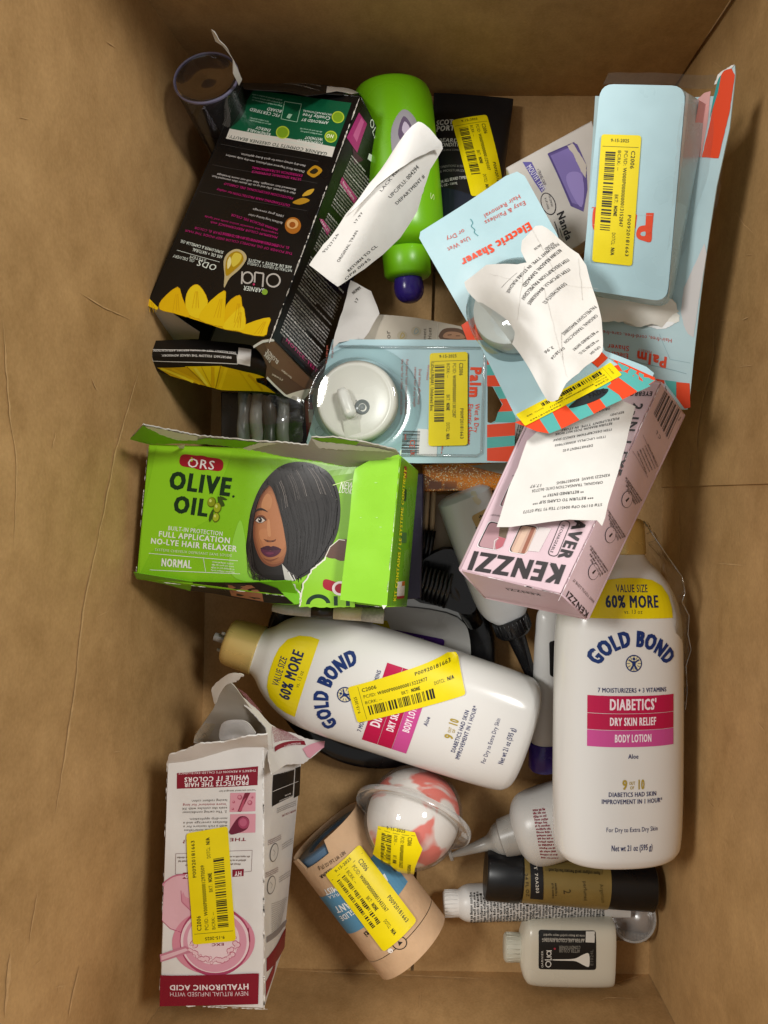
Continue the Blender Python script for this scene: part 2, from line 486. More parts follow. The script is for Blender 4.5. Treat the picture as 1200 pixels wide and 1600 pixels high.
def lathe(parent, name, o, axis, prof, m, seg=48, ref=None, caps=(False, False)):
    """prof: (distance along axis, radius)"""
    o = Vector(o); ax = Vector(axis).normalized(); ref = Vector(ref or (0.3, 0.2, 1))
    if abs(ax.dot(ref.normalized())) > .97: ref = Vector((1, 0, 0))
    u = ax.cross(ref).normalized(); v = ax.cross(u); vs = []; fs = []
    for t, r in prof:
        for k in range(seg):
            th = 2 * math.pi * k / seg; vs.append(o + ax * t + (u * math.cos(th) + v * math.sin(th)) * r)
    for i in range(len(prof) - 1):
        for k in range(seg):
            k2 = (k + 1) % seg; fs.append((i * seg + k, i * seg + k2, (i + 1) * seg + k2, (i + 1) * seg + k))
    if caps[0]: fs.append(tuple(reversed(range(seg))))
    if caps[1]: fs.append(tuple((len(prof) - 1) * seg + k for k in range(seg)))
    return shade_auto(part(parent, name, vs, fs, m, smooth=True), 50)
def shade_auto(o, deg=35):
    me = o.data
    bm = bmesh.new(); bm.from_mesh(me)
    for e in bm.edges:
        if len(e.link_faces) == 2 and e.calc_face_angle(0) > math.radians(deg): e.smooth = False
    bm.to_mesh(me); bm.free()
    return o

YEL = '#f3dd06'
def sticker(parent, surf, K, pa, pb, hw, seed=1, extra=None, code='P00920181663', lift=0.0005, corner=0.16, cut=None, label=None):
    """yellow returns label: long axis pa -> pb (text direction), half width hw, all in crop pixels"""
    A = Vector(surf.inv(*K(*pa))); B = Vector(surf.inv(*K(*pb))); ex = B - A; L = ex.length; ex.normalize(); ey = Vector((-ex.y, ex.x))
    K0, K1 = K(0, 0), K(1, 0); hwm = hw * abs(K1[0] - K0[0]) * (HC - surf.S(A.x, A.y).z) / FPX
    def at(t, s_): q = A + ex * (L * t) + ey * (hwm * s_); return (q.x, q.y)
    out = rounded([at(0, -1), at(1, -1), at(1, 1), at(0, 1)], hwm * corner, 3)
    if cut: out = [surf.inv(*K(*p)) for p in cut]
    v, f = subdiv2d(out, 0.005)
    st = part(parent, 'price_sticker', [surf.S(a, b, lift) for a, b in v], f, mat(YEL, .4, .4, .03, 70), smooth=True, solid=.00012)
    if label: st['label'] = label
    p = Print(surf, K, h=lift + .0001, maxlen=.008); bk = '#1c1b14'; gy = '#4b4718'
    c = hwm * .17
    p.textab('9-15-2025', at(.055, -.5), at(.055, .42), c * .85, bk, 1)
    p.lineab([at(.09, -.9), at(.09, .9)], hwm * .02, gy)
    p.textab('C2006', at(.115, .56), at(.25, .56), c * 1.15, bk, 1)
    p.textab(code, at(.60, .62), at(.93, .62), c * .95, bk, 1)
    p.textab('PC/ID:', at(.115, .22), at(.23, .22), c, gy, 0)
    p.textab('W000P00000000%08d' % (12935444 + seed * 7013), at(.245, .22), at(.70, .22), c, bk, 1)
    p.textab('BCRK: --', at(.115, -.1), at(.27, -.1), c * .9, gy, 0)
    p.textab('BKT:', at(.45, -.1), at(.52, -.1), c, gy, 0); p.textab('NONE', at(.54, -.1), at(.62, -.1), c, bk, 2)
    p.textab('DOTCL:', at(.75, -.1), at(.85, -.1), c, gy, 0); p.textab('N/A', at(.87, -.1), at(.93, -.1), c, bk, 2)
    q = Vector(at(.13, -.72)); p.barsab(q, ex, ey, L * .62, hwm * .5, bk, seed, n=64)
    if extra: p.textab(extra, at(.1, -.93), at(.62, -.93), c, bk, 1)
    if not cut: p.make(st, 'sticker_print')
    else: p.make(st, 'sticker_print')
    return st

def carton(parent, F, D, col, side=None, inner='#cfc8bd', r=0.0008, amp=0.0006, open_faces=(), edge=None, seed=0.0, names=None, rough=.4, freq=22):
    """folding carton: F = front corners TL TR BR BL (world), D = depth vectors per corner. Returns surfaces"""
    F = [Vector(p) for p in F]; D = [Vector(d) for d in D] if isinstance(D, (list, tuple)) else [Vector(D)] * 4
    Lw = [f + d for f, d in zip(F, D)]
    quads = {'front': (F[0], F[1], F[2], F[3]), 'right': (F[1], Lw[1], Lw[2], F[2]), 'bottom': (F[3], F[2], Lw[2], Lw[3]),
             'left': (Lw[0], F[0], F[3], Lw[3]), 'top': (Lw[0], Lw[1], F[1], F[0]), 'back': (Lw[1], Lw[0], Lw[3], Lw[2])}
    nm = {'front': 'front_panel', 'right': 'side_panel', 'left': 'side_panel', 'top': 'end_panel', 'bottom': 'end_panel', 'back': 'back_panel'}
    res = {}
    side = side or {}
    for k, q in quads.items():
        q = list(q); c = sum(q, Vector()) / 4; q2 = []
        for i in range(4):
            u = (q[(i + 1) % 4] - q[i]).normalized(); v = (q[i-1] - q[i]).normalized(); q2.append(q[i] + u * r + v * r)
        g = Grid([[q2[0], q2[1]], [q2[3], q2[2]]], amp if k != 'back' else 0, freq, seed + len(k), raw=True); res[k] = g
        if k in open_faces: continue
        m = card(side.get(k, col), rough)
        nx = max(2, min(28, int(g.A / .005))); ny = max(2, min(40, int(g.B / .005)))
        if k == 'back': nx = ny = 2
        sheet(parent, nm[k], g, m, nx, ny, solid=.0004)
    # rounded folds between the panels
    C = sum(F + Lw, Vector()) / 8; allp = F + Lw
    E = [(0, 1), (1, 2), (2, 3), (3, 0), (4, 5), (5, 6), (6, 7), (7, 4), (0, 4), (1, 5), (2, 6), (3, 7)]
    fset = {'front': {0, 1, 2, 3}, 'right': {1, 5, 6, 2}, 'bottom': {3, 2, 6, 7}, 'left': {4, 0, 3, 7}, 'top': {4, 5, 1, 0}, 'back': {5, 4, 7, 6}}
    V = []; FF = []
    for i, j in E:
        fs = [k for k in fset if i in fset[k] and j in fset[k]]
        if any(k in open_faces for k in fs): continue
        off = Vector()
        for k in fs: off -= res[k].n0 * r
        d = (allp[j] - allp[i]).normalized() * r
        v, f = tube(None, '', [allp[i] + off + d, allp[j] + off - d], r, None, 8, caps=True)
        b = len(V); V += v; FF += [tuple(b + x for x in q) for q in f]
    if V: part(parent, 'fold_edges', V, FF, card(edge or col, rough), smooth=True, kind='stuff')
    return res
def scuffs(parent, p, q, n, wd, col, seed=0, nrm=Vector((0, 0, 1)), name='scuffed_edge'):
    """worn white flecks along a carton edge"""
    rnd = random.Random(seed); p, q = Vector(p), Vector(q); d = q - p; L = d.length; d.normalize(); s = d.cross(nrm).normalized(); V = []; F = []
    for _ in range(n):
        t = rnd.random() * L; l = rnd.uniform(.001, .007); a = rnd.uniform(.2, 1) * wd; o = p + d * t + nrm * .0004
        pts = [o, o + d * l * .3 + s * a, o + d * l + s * a * rnd.uniform(0, .7), o + d * l - s * a * rnd.uniform(0, .6), o + d * l * .4 - s * a * .8]
        b = len(V); V += pts; F.append(tuple(range(b, b + 5)))
    return part(parent, name, V, F, paper(col), kind='stuff')
# ------------------------------------------------------------------ the carton everything lies in
def kraft(axis):
    m = bpy.data.materials.new('kraft_cardboard'); m.use_nodes = True
    nt = m.node_tree; b = nt.nodes['Principled BSDF']; N = nt.nodes.new; Lk = nt.links.new
    b.inputs['Roughness'].default_value = .62; b.inputs['Specular IOR Level'].default_value = .3
    tc = N('ShaderNodeTexCoord')
    def nz(scale, vec, detail=6, dist=0.0):
        mp = N('ShaderNodeMapping'); mp.inputs['Scale'].default_value = vec; Lk(tc.outputs['Object'], mp.inputs[0])
        n = N('ShaderNodeTexNoise'); n.inputs['Scale'].default_value = scale; n.inputs['Detail'].default_value = detail
        n.inputs['Distortion'].default_value = dist; Lk(mp.outputs[0], n.inputs['Vector']); return n.outputs['Fac']
    big = nz(6, (1, 1, 1), 2, .4); fib = nz(110, (1, .6, .8), 3, .3); fine = nz(600, (1, .7, 1), 2)
    mott = nz(26, (1, .75, 1), 4, .5)
    def mul(a, k):
        q = N('ShaderNodeMath'); q.operation = 'MULTIPLY'; Lk(a, q.inputs[0]); q.inputs[1].default_value = k; return q.outputs[0]
    def add(a, c):
        q = N('ShaderNodeMath'); q.operation = 'ADD'; Lk(a, q.inputs[0]); Lk(c, q.inputs[1]); return q.outputs[0]
    f = add(add(mul(big, .34), mul(fib, .18)), add(mul(fine, .18), mul(mott, .30)))
    r = N('ShaderNodeValToRGB'); Lk(f, r.inputs[0])
    e = r.color_ramp.elements
    e[0].position = .36; e[0].color = (.33, .190, .072, 1); e[1].position = .64; e[1].color = (.56, .345, .150, 1)
    Lk(r.outputs[0], b.inputs['Base Color'])
    bp = N('ShaderNodeBump'); bp.inputs['Strength'].default_value = .25; bp.inputs['Distance'].default_value = .0015
    wv = N('ShaderNodeTexWave'); wv.bands_direction = axis; wv.inputs['Scale'].default_value = 38; wv.inputs['Distortion'].default_value = 1.2; wv.inputs['Detail Scale'].default_value = .4; Lk(tc.outputs['Object'], wv.inputs['Vector'])
    Lk(add(add(mul(fib, .6), mul(mott, 1.2)), mul(wv.outputs['Fac'], .10)), bp.inputs['Height']); Lk(bp.outputs[0], b.inputs['Normal'])
    return m
KRAFT = kraft('Y'); KRAFTX = kraft('X')
SCUFF = mat('#c4a071', .75, .2, .12, 200, .2, 400)
bx = thing('cardboard_box', 'large open brown corrugated cardboard box holding all the jumbled goods', 'box', (0, 0, 0))
f00, f10, f11, f01 = W(348, 150, 0), W(1050, 150, 0), W(1012, 1523, 0), W(300, 1510, 0)
HT = .32
def rise(p, dx, dy): return p + Vector((dx, dy, HT))
t00, t01 = rise(f00, -.035, .0), rise(f01, -.038, -.007)
t10, t11 = rise(f10, .021, .0), rise(f11, .025, -.007)
mid = (f00 + f10) / 2 - Vector((.006, 0, 0)); mid2 = (f01 + f11) / 2 - Vector((.006, 0, 0)); g = Vector((.0012, 0, 0))
sheet(bx, 'floor_flap', Grid([[f00 - Vector((.004, 0, 0)), mid - g], [f01 - Vector((.004, 0, 0)), mid2 - g]], .0015, 9, 2, raw=True), KRAFT, 20, 40, solid=.004)
sheet(bx, 'floor_flap', Grid([[mid + g, f10 + Vector((.004, 0, 0))], [mid2 + g, f11 + Vector((.004, 0, 0))]], .0015, 9, 5, raw=True), KRAFT, 20, 40, solid=.004)
under = Vector((0, 0, -.0062)); ox_, oy_ = Vector((.03, 0, 0)), Vector((0, .04, 0))
sheet(bx, 'inner_flap', Grid([[f00 + under - ox_ + oy_, f10 + under + ox_ + oy_], [f01 + under - ox_ - oy_, f11 + under + ox_ - oy_]], 0, raw=True), KRAFT, 2, 2, solid=.004)
WL = Grid([[t00, f00], [t01, f01]], .005, 6, 3, raw=True, fade=False)
sheet(bx, 'wall_panel', WL, KRAFT, 70, 100, solid=.005)
WB = Grid([[t00 + Vector((-.02, 0, 0)), t10 + Vector((-.0055, 0, 0))], [f00 + Vector((-.02, 0, 0)), f10 + Vector((-.003, 0, 0))]], .004, 6, 9, raw=True)
sheet(bx, 'wall_panel', WB, KRAFTX, 30, 30, solid=.005)
gapy = Vector((0, .03, 0))
sheet(bx, 'corner_light_block', Grid([[t10 + Vector((-.05, .029, 0)), t10 + Vector((.012, .029, 0))], [f10 + Vector((-.05, .029, 0)), f10 + Vector((.012, .029, 0))]], 0, raw=True), KRAFT, 4, 4, solid=.004)  # added panel behind the corner gap, blocks outside light so the slot stays dark
k = .445
rm, rtm = f10.lerp(f11, k), t10.lerp(t11, k)
WR1 = Grid([[f10 + gapy, t10 + gapy], [rm, rtm]], .004, 8, 4, raw=True); sheet(bx, 'wall_panel', WR1, KRAFT, 60, 60, solid=.005)
sx = Vector((.0022, .004, 0))
WR2 = Grid([[rm + sx, rtm + sx + Vector((0, 0, 0))], [f11 + sx * .3, t11 + sx * .3]], .004, 8, 14, raw=True); sheet(bx, 'wall_panel', WR2, KRAFT, 60, 60, solid=.005)
WF = Grid([[f01 + Vector((-.02, 0, 0)), f11 + Vector((.02, 0, 0))], [t01 + Vector((-.02, 0, 0)), t11 + Vector((.02, 0, 0))]], .003, 8, 6, raw=True)
sheet(bx, 'wall_panel', WF, KRAFTX, 60, 60, solid=.005)
def scratch(surf, pts, wd, seed=0, K=PX):
    """rubbed pale crease on the board, ragged in width"""
    rnd = random.Random(seed); L = []; R = []
    q = [surf.inv(*K(*p)) for p in pts]; dense = []
    for a, b in zip(q, q[1:]):
        n = max(3, int(math.hypot(b[0] - a[0], b[1] - a[1]) / .004))
        dense += [(a[0] + (b[0] - a[0]) * i / n + rnd.uniform(-.0004, .0004), a[1] + (b[1] - a[1]) * i / n) for i in range(n)]
    dense.append(q[-1]); n = len(dense)
    for i, p in enumerate(dense):
        d = Vector(dense[min(i + 1, n - 1)]) - Vector(dense[max(i - 1, 0)]); nn = Vector((-d.y, d.x)).normalized()
        t = i / (n - 1); ww = wd * 1.5 * rnd.uniform(.35, 1) * min(1, 4 * t + .1, 4 * (1 - t) + .1)
        L.append((p[0] + nn.x * ww, p[1] + nn.y * ww)); R.append((p[0] - nn.x * ww, p[1] - nn.y * ww))
    v = L + R; f = [(i, n + i, n + i + 1, i + 1) for i in range(n - 1)]
    part(bx, 'crease', [surf.S(a, b, .0007) for a, b in v], f, SCUFF, smooth=True)
scratch(WL, [(216, 578), (198, 640), (178, 710), (163, 790), (150, 850)], .0006, 1)
scratch(WL, [(160, 800), (128, 955), (118, 1060), (105, 1150), (82, 1285)], .0007, 2)
scratch(WL, [(3, 500), (14, 660), (24, 710), (20, 850)], .0004, 3)
scratch(WL, [(58, 1392), (48, 1450), (42, 1480)], .0005, 4)
scratch(WL, [(14, 1490), (6, 1590)], .0012, 5)
scratch(WL, [(122, 1510), (105, 1590)], .0008, 6)
scratch(WL, [(120, 455), (160, 480), (205, 500)], .0003, 7)
scratch(WR1, [(1115, 470), (1117, 555), (1096, 640), (1090, 690), (1094, 752)], .0005, 8)
scratch(WR1, [(1082, 700), (1076, 752)], .0004, 9)
scratch(WR1, [(1150, 330), (1165, 352), (1180, 365)], .0004, 19)
scratch(WR2, [(1060, 780), (1064, 850), (1060, 890)], .0004, 10)
scratch(WR2, [(1120, 880), (1170, 884)], .0003, 11)
scratch(WF, [(430, 1516), (560, 1522), (700, 1528), (800, 1533)], .0008, 12)
scratch(WF, [(960, 1538), (985, 1530), (1000, 1526)], .0006, 13)
scratch(WF, [(940, 1560), (1000, 1562)], .0004, 14)
scratch(WB, [(878, 147), (905, 148)], .0007, 15)
rnd = random.Random(21)
for i in range(26):      # small rubs and dents scattered over the walls
    sf, (x0, x1, y0, y1) = rnd.choice(((WL, (10, 190, 40, 1560)), (WL, (10, 190, 40, 1560)), (WR2, (1090, 1190, 800, 1560)), (WR1, (1130, 1190, 60, 720)), (WF, (420, 980, 1540, 1595))))
    x, y = rnd.uniform(x0, x1), rnd.uniform(y0, y1); a = rnd.uniform(0, 6.28); l = rnd.uniform(6, 30)
    scratch(sf, [(x, y), (x + l * math.cos(a), y + l * math.sin(a))], rnd.uniform(.00012, .0003), 40 + i)
# ------------------------------------------------------------------ black hair colour carton (upper left)
def build_black_dye_box():
    F = [W(377, 132, .085), W(564, 149, .10), W(424, 529, .125), W(228, 476, .10)]
    L1, L2 = W(615, 248, .05), W(499, 603, .068)
    D = [L1 - F[1], L1 - F[1], L2 - F[2], L2 - F[2]]
    t = thing('hair_dye_box', 'black hair colour carton with yellow sunflower petals, torn open at its lower end', 'box', (F[3] + D[3]) , None)
    BK = '#0f0e0e'
    S = carton(t, F, D, BK, side={'left': '#1a1817', 'back': '#b9b2a6'}, open_faces=('bottom',), amp=.0012, seed=1.3, rough=.3)
    p = Print(S['front'], c1, rough=.33)
    p.poly([(560, 288), (998, 346), (925, 546), (455, 462)], '#0d5a3a')
    p.poly([(455, 461), (925, 543), (911, 588), (438, 505)], '#d9d5cb', 1)
    p.text('GARNIER COMMITS TO GREENER BEAUTY:', (893, 569), (452, 489), 15, '#2a3d33', 1, 3)
    p.text('more information on garnierusa.com', (842, 541), (560, 492), 12, '#cfe0d4', 0, 2)
    Wt = '#e6efe6'
    for s_, a, b, c in (('FORMULATED', (872, 521), (757, 508), 14), ('WITHOUT', (872, 504), (793, 495), 14), ('APPROVED BY', (897, 430), (778, 415), 14),
                        ('Cruelty Free', (906, 409), (783, 393), 17), ('INTERNATIONAL', (912, 396), (783, 378), 9), ('RENEWABLE', (640, 482), (537, 460), 14),
                        ('ENERGY', (640, 464), (575, 450), 14), ('FSC CERTIFIED', (682, 398), (548, 368), 15), ('BOARD', (690, 379), (625, 366), 15)):
        p.text(s_, a, b, c, Wt, 1, 2)
    for i, (a, b) in enumerate((((868, 486), (770, 470)), ((868, 474), (770, 458)), ((640, 440), (540, 420)), ((630, 428), (545, 410)), ((690, 358), (555, 330)), ((690, 345), (555, 318)), ((690, 332), (555, 305)))):
        p.greek(a, b, 7, '#9fc4ad', i, 2)
    for x, y, r in ((938, 410, 28), (906, 497, 28), (691, 478, 30)):
        p.poly(ell(x, y, r, r * .95), '#b9cf3a', 1); p.poly(ell(x, y, r * .82, r * .78), '#7fa523', 2)
    p.text('NO', (922, 490), (890, 486), 17, '#eef2c8', 2, 4)
    p.line([(700, 340), (775, 352), (755, 432), (684, 418), (700, 340)], 3, '#a8cfb4', 2)
    p.poly([(718, 395), (735, 398), (722, 418), (708, 412)], '#a8cfb4', 2)
    MG, W2 = '#c0207a', '#d8d4d2'
    def para(a, b, n, dy, cap, col, seed):
        for i in range(n): p.greek((a[0], a[1] - dy * i), (b[0], b[1] - dy * i), cap, col, seed + i, 2)
    p.text('ULTRA SENSORIAL EXPERIENCE', (776, 684), (556, 648), 11, MG, 1, 2); p.text('EXPERIENCIA ULTRASENSORIAL', (782, 667), (556, 630), 11, MG, 1, 2)
    p.text('Delicate floral fragrance with pleasant, non-drip scalp comfort', (790, 650), (440, 575), 10, W2, 0, 2)
    p.text('Non-drip velvety cream for quick & easy application.', (795, 624), (505, 570), 10, W2, 0, 2)
    p.text('OUTSTANDING HAIR PROTECTION for vitality', (726, 800), (400, 728), 11, MG, 1, 2); p.text('PROTECCION EXCEPCIONAL DEL CABELLO', (740, 768), (432, 702), 11, MG, 1, 2)
    p.text('Hair is hydrated, silky and up to 3X shinier than untreated hair.', (750, 746), (375, 668), 10, W2, 0, 2); p.text('Renewed hair strength. Hair will not more breakage', (752, 730), (400, 660), 10, W2, 0, 2)
    for y0, y1, a, b in ((530, 640, 415, 850), (622, 740, 378, 845), (742, 850, 320, 800)): p.line([(a, y0), (b, y0 + (b - a) * .178)], 1.5, '#4a4644', 1)
    p.poly(smoothpoly([(800, 655), (835, 625), (868, 648), (835, 678), (812, 672)]), '#b8871c', 1); p.poly(smoothpoly([(812, 655), (835, 638), (850, 650), (832, 664)]), '#2a2412', 2)
    p.poly(smoothpoly([(735, 790), (780, 770), (812, 782), (770, 800)]), '#b98a22', 1); p.poly(smoothpoly([(778, 762), (800, 738), (832, 730), (815, 755)]), '#caa032', 1)
    p.k(c2)
    p.text('MAXIMUM COLOR PERFORMANCE with', (670, 114), (372, 45), 11, MG, 1, 2); p.text('MAXIMA EFICACIA DEL COLOR', (672, 80), (465, 12), 11, MG, 1, 2)
    p.text('Brilliant long lasting color', (692, 50), (540, 12), 10, W2, 0, 2); p.text('respecting the essential amino acids and lipids', (672, 98), (345, 20), 10, MG, 0, 2); p.text('100% grey coverage', (700, 20), (560, -12), 10, W2, 0, 2)
    p.poly(ell(737, 65, 36, 37), '#b26c22', 1); p.poly(ell(735, 58, 26, 22), '#e0b070', 2); p.poly(ell(735, 62, 14, 13), '#a2571b', 3)
    for i, (s_, a, b) in enumerate((('THE POWER OF OIL PROPELS COLOR DEEP INSIDE THE HAIR', (738, 186), (258, 82)), ('EL PODER DEL ACEITE QUE HACE PENETRAR EL COLOR', (722, 160), (300, 70)), ('PROFUNDAMENTE EN EL CABELLO', (672, 152), (410, 92)))):
        p.text(s_, a, b, 11, MG, 0, 2)
    p.text('60% OIL + NATURAL', (425, 200), (292, 165), 15, Wt, 1, 2); p.text('SUNFLOWER & CAMELLIA OIL', (430, 180), (238, 128), 14, Wt, 1, 2)
    p.line([(410, 228), (220, 175)], 2, Wt, 2)
    p.text('ODS', (402, 243), (318, 218), 28, Wt, 1, 2); p.text('OIL DELIVERY', (300, 218), (205, 194), 14, Wt, 0, 2); p.text('SYSTEM', (352, 217), (280, 198), 12, Wt, 0, 2)
    p.text('60% DE ACEITE + ACEITE', (733, 246), (540, 213), 13, Wt, 1, 2); p.text('NATURAL DE GIRASOL Y CAMELIA', (735, 262), (535, 228), 12, Wt, 0, 2)
    # the outlined four-letter mark
    GR = '#c9c4bd'
    p.poly(ell(650, 310, 33, 32), GR, 2); p.poly(ell(650, 310, 26, 25), BK, 3)
    p.line([(570, 274), (604, 279), (606, 284), (602, 338)], 7, GR, 2); p.line([(568, 275), (566, 318)], 7, GR, 2); p.poly(ell(563, 328, 5), '#c93a6c', 3)
    p.poly(ell(535, 298, 26, 28), GR, 2); p.poly(ell(535, 298, 19, 21), BK, 3); p.line([(511, 272), (509, 325)], 7, GR, 3)
    p.text('GARNIER', (617, 348), (520, 334), 20, Wt, 1, 3); p.poly(ell(612, 362, 13), '#8db43a', 4)
    # oil drop
    p.poly(smoothpoly([(430, 343), (432, 290), (428, 225), (447, 188), (485, 170), (520, 185), (530, 215), (500, 260), (455, 300)]), '#c9b98a', 2)
    p.poly(smoothpoly([(440, 290), (438, 230), (455, 195), (486, 180), (512, 195), (515, 225), (480, 262)]), '#b8920f', 3)
    p.poly(smoothpoly([(470, 250), (462, 215), (480, 188), (508, 198), (500, 228)]), '#e4cf4c', 4); p.poly(smoothpoly([(447, 260), (446, 225), (458, 205), (462, 235)]), '#f2e8a6', 5)
    # petals
    pet = [[(82, 420), (98, 392), (137, 432), (132, 442)], [(143, 440), (150, 398), (222, 338), (244, 385), (262, 430), (277, 475), (205, 457)],
           [(258, 430), (262, 370), (290, 332), (322, 334), (358, 400), (340, 480), (280, 470)], [(318, 487), (345, 425), (430, 354), (437, 400), (432, 490), (422, 518)],
           [(423, 518), (440, 418), (500, 374), (512, 430), (527, 480), (522, 520), (490, 536)], [(420, 520), (470, 455), (514, 425), (525, 480), (520, 530), (470, 534)], [(488, 536), (540, 500), (634, 475), (626, 520), (606, 560)]]
    p.poly([(205, 452), (280, 465), (420, 500), (520, 515), (608, 545), (606, 560), (420, 525), (277, 478)], '#e9bd0a', 1)
    for i, q in enumerate(pet):
        q = smoothpoly(q, 3) if len(q) > 4 else q
        p.poly(q, '#d8a60a', 1 + (i % 2)); cx = sum(a for a, b in q) / len(q); cy = sum(b for a, b in q) / len(q) + 6
        p.poly([(cx + (a - cx) * .965, cy + (b - cy) * .965) for a, b in q], ('#f2cd10', '#eec20a', '#f6d71e')[i % 3], 3 + (i % 2))
        tip = min(q, key=lambda z: z[1])
        for s_ in (-.3, .1, .4): p.line([(cx + s_ * 40, cy + 25), (cx + s_ * 14 + (tip[0] - cx) * .6, cy + (tip[1] - cy) * .6)], 2, '#dba80a', 5)
    p.make(t, 'front_print')
    # side with its columns of small print
    q = Print(S['right'], c1, rough=.33)
    q.poly([(1030, 388), (1066, 438), (1022, 568), (975, 500)], '#b8307f'); q.poly([(1040, 410), (1052, 430), (1020, 520), (1003, 490)], '#dd6aa8', 1)
    q.poly([(1000, 540), (1022, 572), (1050, 600), (1010, 620)], '#4d1c3c')
    q.text('OLIA', (1075, 430), (1110, 540), 34, Wt, 1); q.poly([(1075, 570), (1092, 580), (1085, 608), (1068, 595)], Wt, 1)
    q.poly([(955, 675), (1022, 770), (1008, 795), (945, 700)], '#c13b82', 1); q.greek((955, 705), (1005, 780), 14, '#f0d0e0', 3, 3)
    q.k(PX)
    a0, a1, b0, b1 = Vector((543, 238)), Vector((597, 300)), Vector((430, 512)), Vector((499, 585))
    n = 62
    for i in range(n):
        u = i / (n - 1); l, r_ = a0.lerp(b0, u), a1.lerp(b1, u); cut = 1.0 if i % 9 else .5
        if i in (18, 19, 33, 34, 47): continue
        q.greek(l.lerp(r_, .1), l.lerp(r_, .1 + .82 * cut), 2.7, '#b9b4b0' if i % 5 else '#efece8', i, 1)
    q.k(c2); q.poly([(852, 33), (868, 36), (903, 85), (888, 108)], '#c23c84', 2); q.text('LEAFLET', (856, 45), (892, 98), 11, '#fff0f6', 1, 4)
    q.poly([(690, 560), (852, 715), (842, 738), (682, 585)], '#2a1418', 2); q.text('NOTICE: TEST', (700, 578), (840, 722), 15, '#c33a76', 1, 4)
    q.make(t, 'side_print')
    # inside of the opened end: pale board edge and tuck flaps
    gi = Grid([[(226, 474, .099), (320, 505, .10), (424, 531, .122)], [(245, 545, .045), (330, 560, .05), (430, 600, .05)]], .001, 30, 4)
    patch(t, 'inner_board', gi, [(226, 476), (262, 484), (312, 519), (310, 530), (262, 532), (240, 505)], card('#c9c2b6'), solid=.0004)
    gf = Grid([[(236, 530, .088), (320, 531, .094), (394, 539, .10), (425, 552, .104)], [(226, 556, .092), (320, 560, .10), (400, 570, .106), (425, 585, .106)], [(216, 580, .082), (325, 606, .086), (405, 618, .09), (440, 630, .092)]], .0012, 25, 8)
    fl = [(110, 578), (250, 573), (420, 583), (548, 598), (590, 635), (615, 690), (618, 742), (590, 748), (575, 760), (640, 795), (690, 828), (560, 812), (420, 800), (385, 795), (300, 768), (190, 735), (130, 715), (55, 712), (62, 650), (88, 598)]
    patch(t, 'tuck_flap', gf, fl, card(BK, .35), c2, solid=.0005)
    z = Print(gf, c2, rough=.35)
    for i, y in enumerate([[(130, 712), (62, 700), (58, 711)], [(130, 697), (265, 694), (352, 780), (300, 767), (190, 734)], [(255, 692), (420, 690), (395, 792), (350, 780)], [(412, 690), (520, 715), (612, 742), (572, 745), (575, 762), (660, 812), (420, 798), (392, 792)]]):
        z.poly(y, ('#e6c30c', '#d2a608', '#f0cf12', '#dcb60a')[i], i % 2)
    for a_, b_, c_ in (((150, 702), (290, 760), '#f4da2a'), ((300, 700), (352, 772), '#f6e03c'), ((440, 700), (410, 790), '#e9c614'), ((540, 730), (600, 795), '#c99c08'), ((200, 705), (320, 768), '#e2b80a'), ((380, 698), (380, 785), '#dcae08')):
        z.line([a_, b_], 12, c_, 2)
    z.line([(265, 694), (352, 780)], 3, '#a97f06', 3); z.line([(415, 690), (392, 790)], 3, '#a97f06', 3); z.line([(330, 695), (375, 785)], 2, '#c79c08', 3); z.line([(500, 715), (560, 800)], 2, '#c79c08', 3)
    z.line([(103, 618), (488, 640), (490, 682), (110, 668), (103, 618)], 3, '#e8e5df', 1)
    z.text('IMPORTANT: FOLLOW THE USAGE ADVISORY.', (462, 649), (150, 640), 12, '#efece6', 1, 2)
    z.text('SKIN ALLERGY TEST 48 HOURS BEFORE APPLICATION.', (482, 630), (112, 621), 11, '#efece6', 1, 2)
    z.poly([(494, 610), (551, 618), (546, 692), (489, 680)], '#e8e6e2', 1)
    z.make(t, 'flap_print')
    ge = Grid([[(424, 531, .123), (500, 600, .07)], [(405, 590, .108), (470, 632, .075)]], .001, 30, 3)
    pe = [(565, 600), (600, 575), (648, 570), (740, 670), (848, 780), (772, 852), (720, 835), (690, 815), (650, 775), (615, 742), (620, 690), (600, 645)]
    patch(t, 'end_flap', ge, pe, card('#5c4334', .38), c2, solid=.0006)
    y = Print(ge, c2, rough=.38)
    y.poly([(610, 590), (650, 580), (840, 776), (800, 800), (640, 690)], '#6d4f3a'); y.line([(560, 604), (600, 580), (650, 574)], 9, '#e2ddd3', 2); y.line([(620, 742), (655, 778), (700, 820), (770, 850)], 10, '#dcd5ca', 2)
    y.poly([(700, 822), (835, 788), (772, 850)], '#d8cdbb', 2)
    y.text('DARK', (640, 660), (612, 625), 18, '#e6dccf', 1, 3); y.text('BLONDE', (672, 668), (622, 612), 17, '#e6dccf', 1, 3); y.greek((730, 740), (680, 700), 9, '#cbb9a5', 3, 3); y.greek((690, 750), (640, 720), 9, '#cbb9a5', 5, 3)
    y.make(t, 'end_print')
    scuffs(t, F[1] + Vector((0, 0, .0006)), F[2] + Vector((0, 0, .0006)), 60, .0006, '#d8d2c8', 3)
    # crumpled top end
    gt = Grid([[(395, 128, .07), (480, 131, .075), (540, 140, .07), (575, 158, .06)], [(377, 134, .0868), (470, 142, .0945), (530, 150, .0995), (566, 152, .102)]], .0012, 40, 3)
    patch(t, 'top_flap', gt, [(510, 262), (700, 265), (890, 275), (1010, 300), (1060, 310), (1035, 330), (960, 315), (880, 310), (800, 320), (700, 300), (520, 290)], card('#181615', .33), c1, h=.001, solid=.0005)
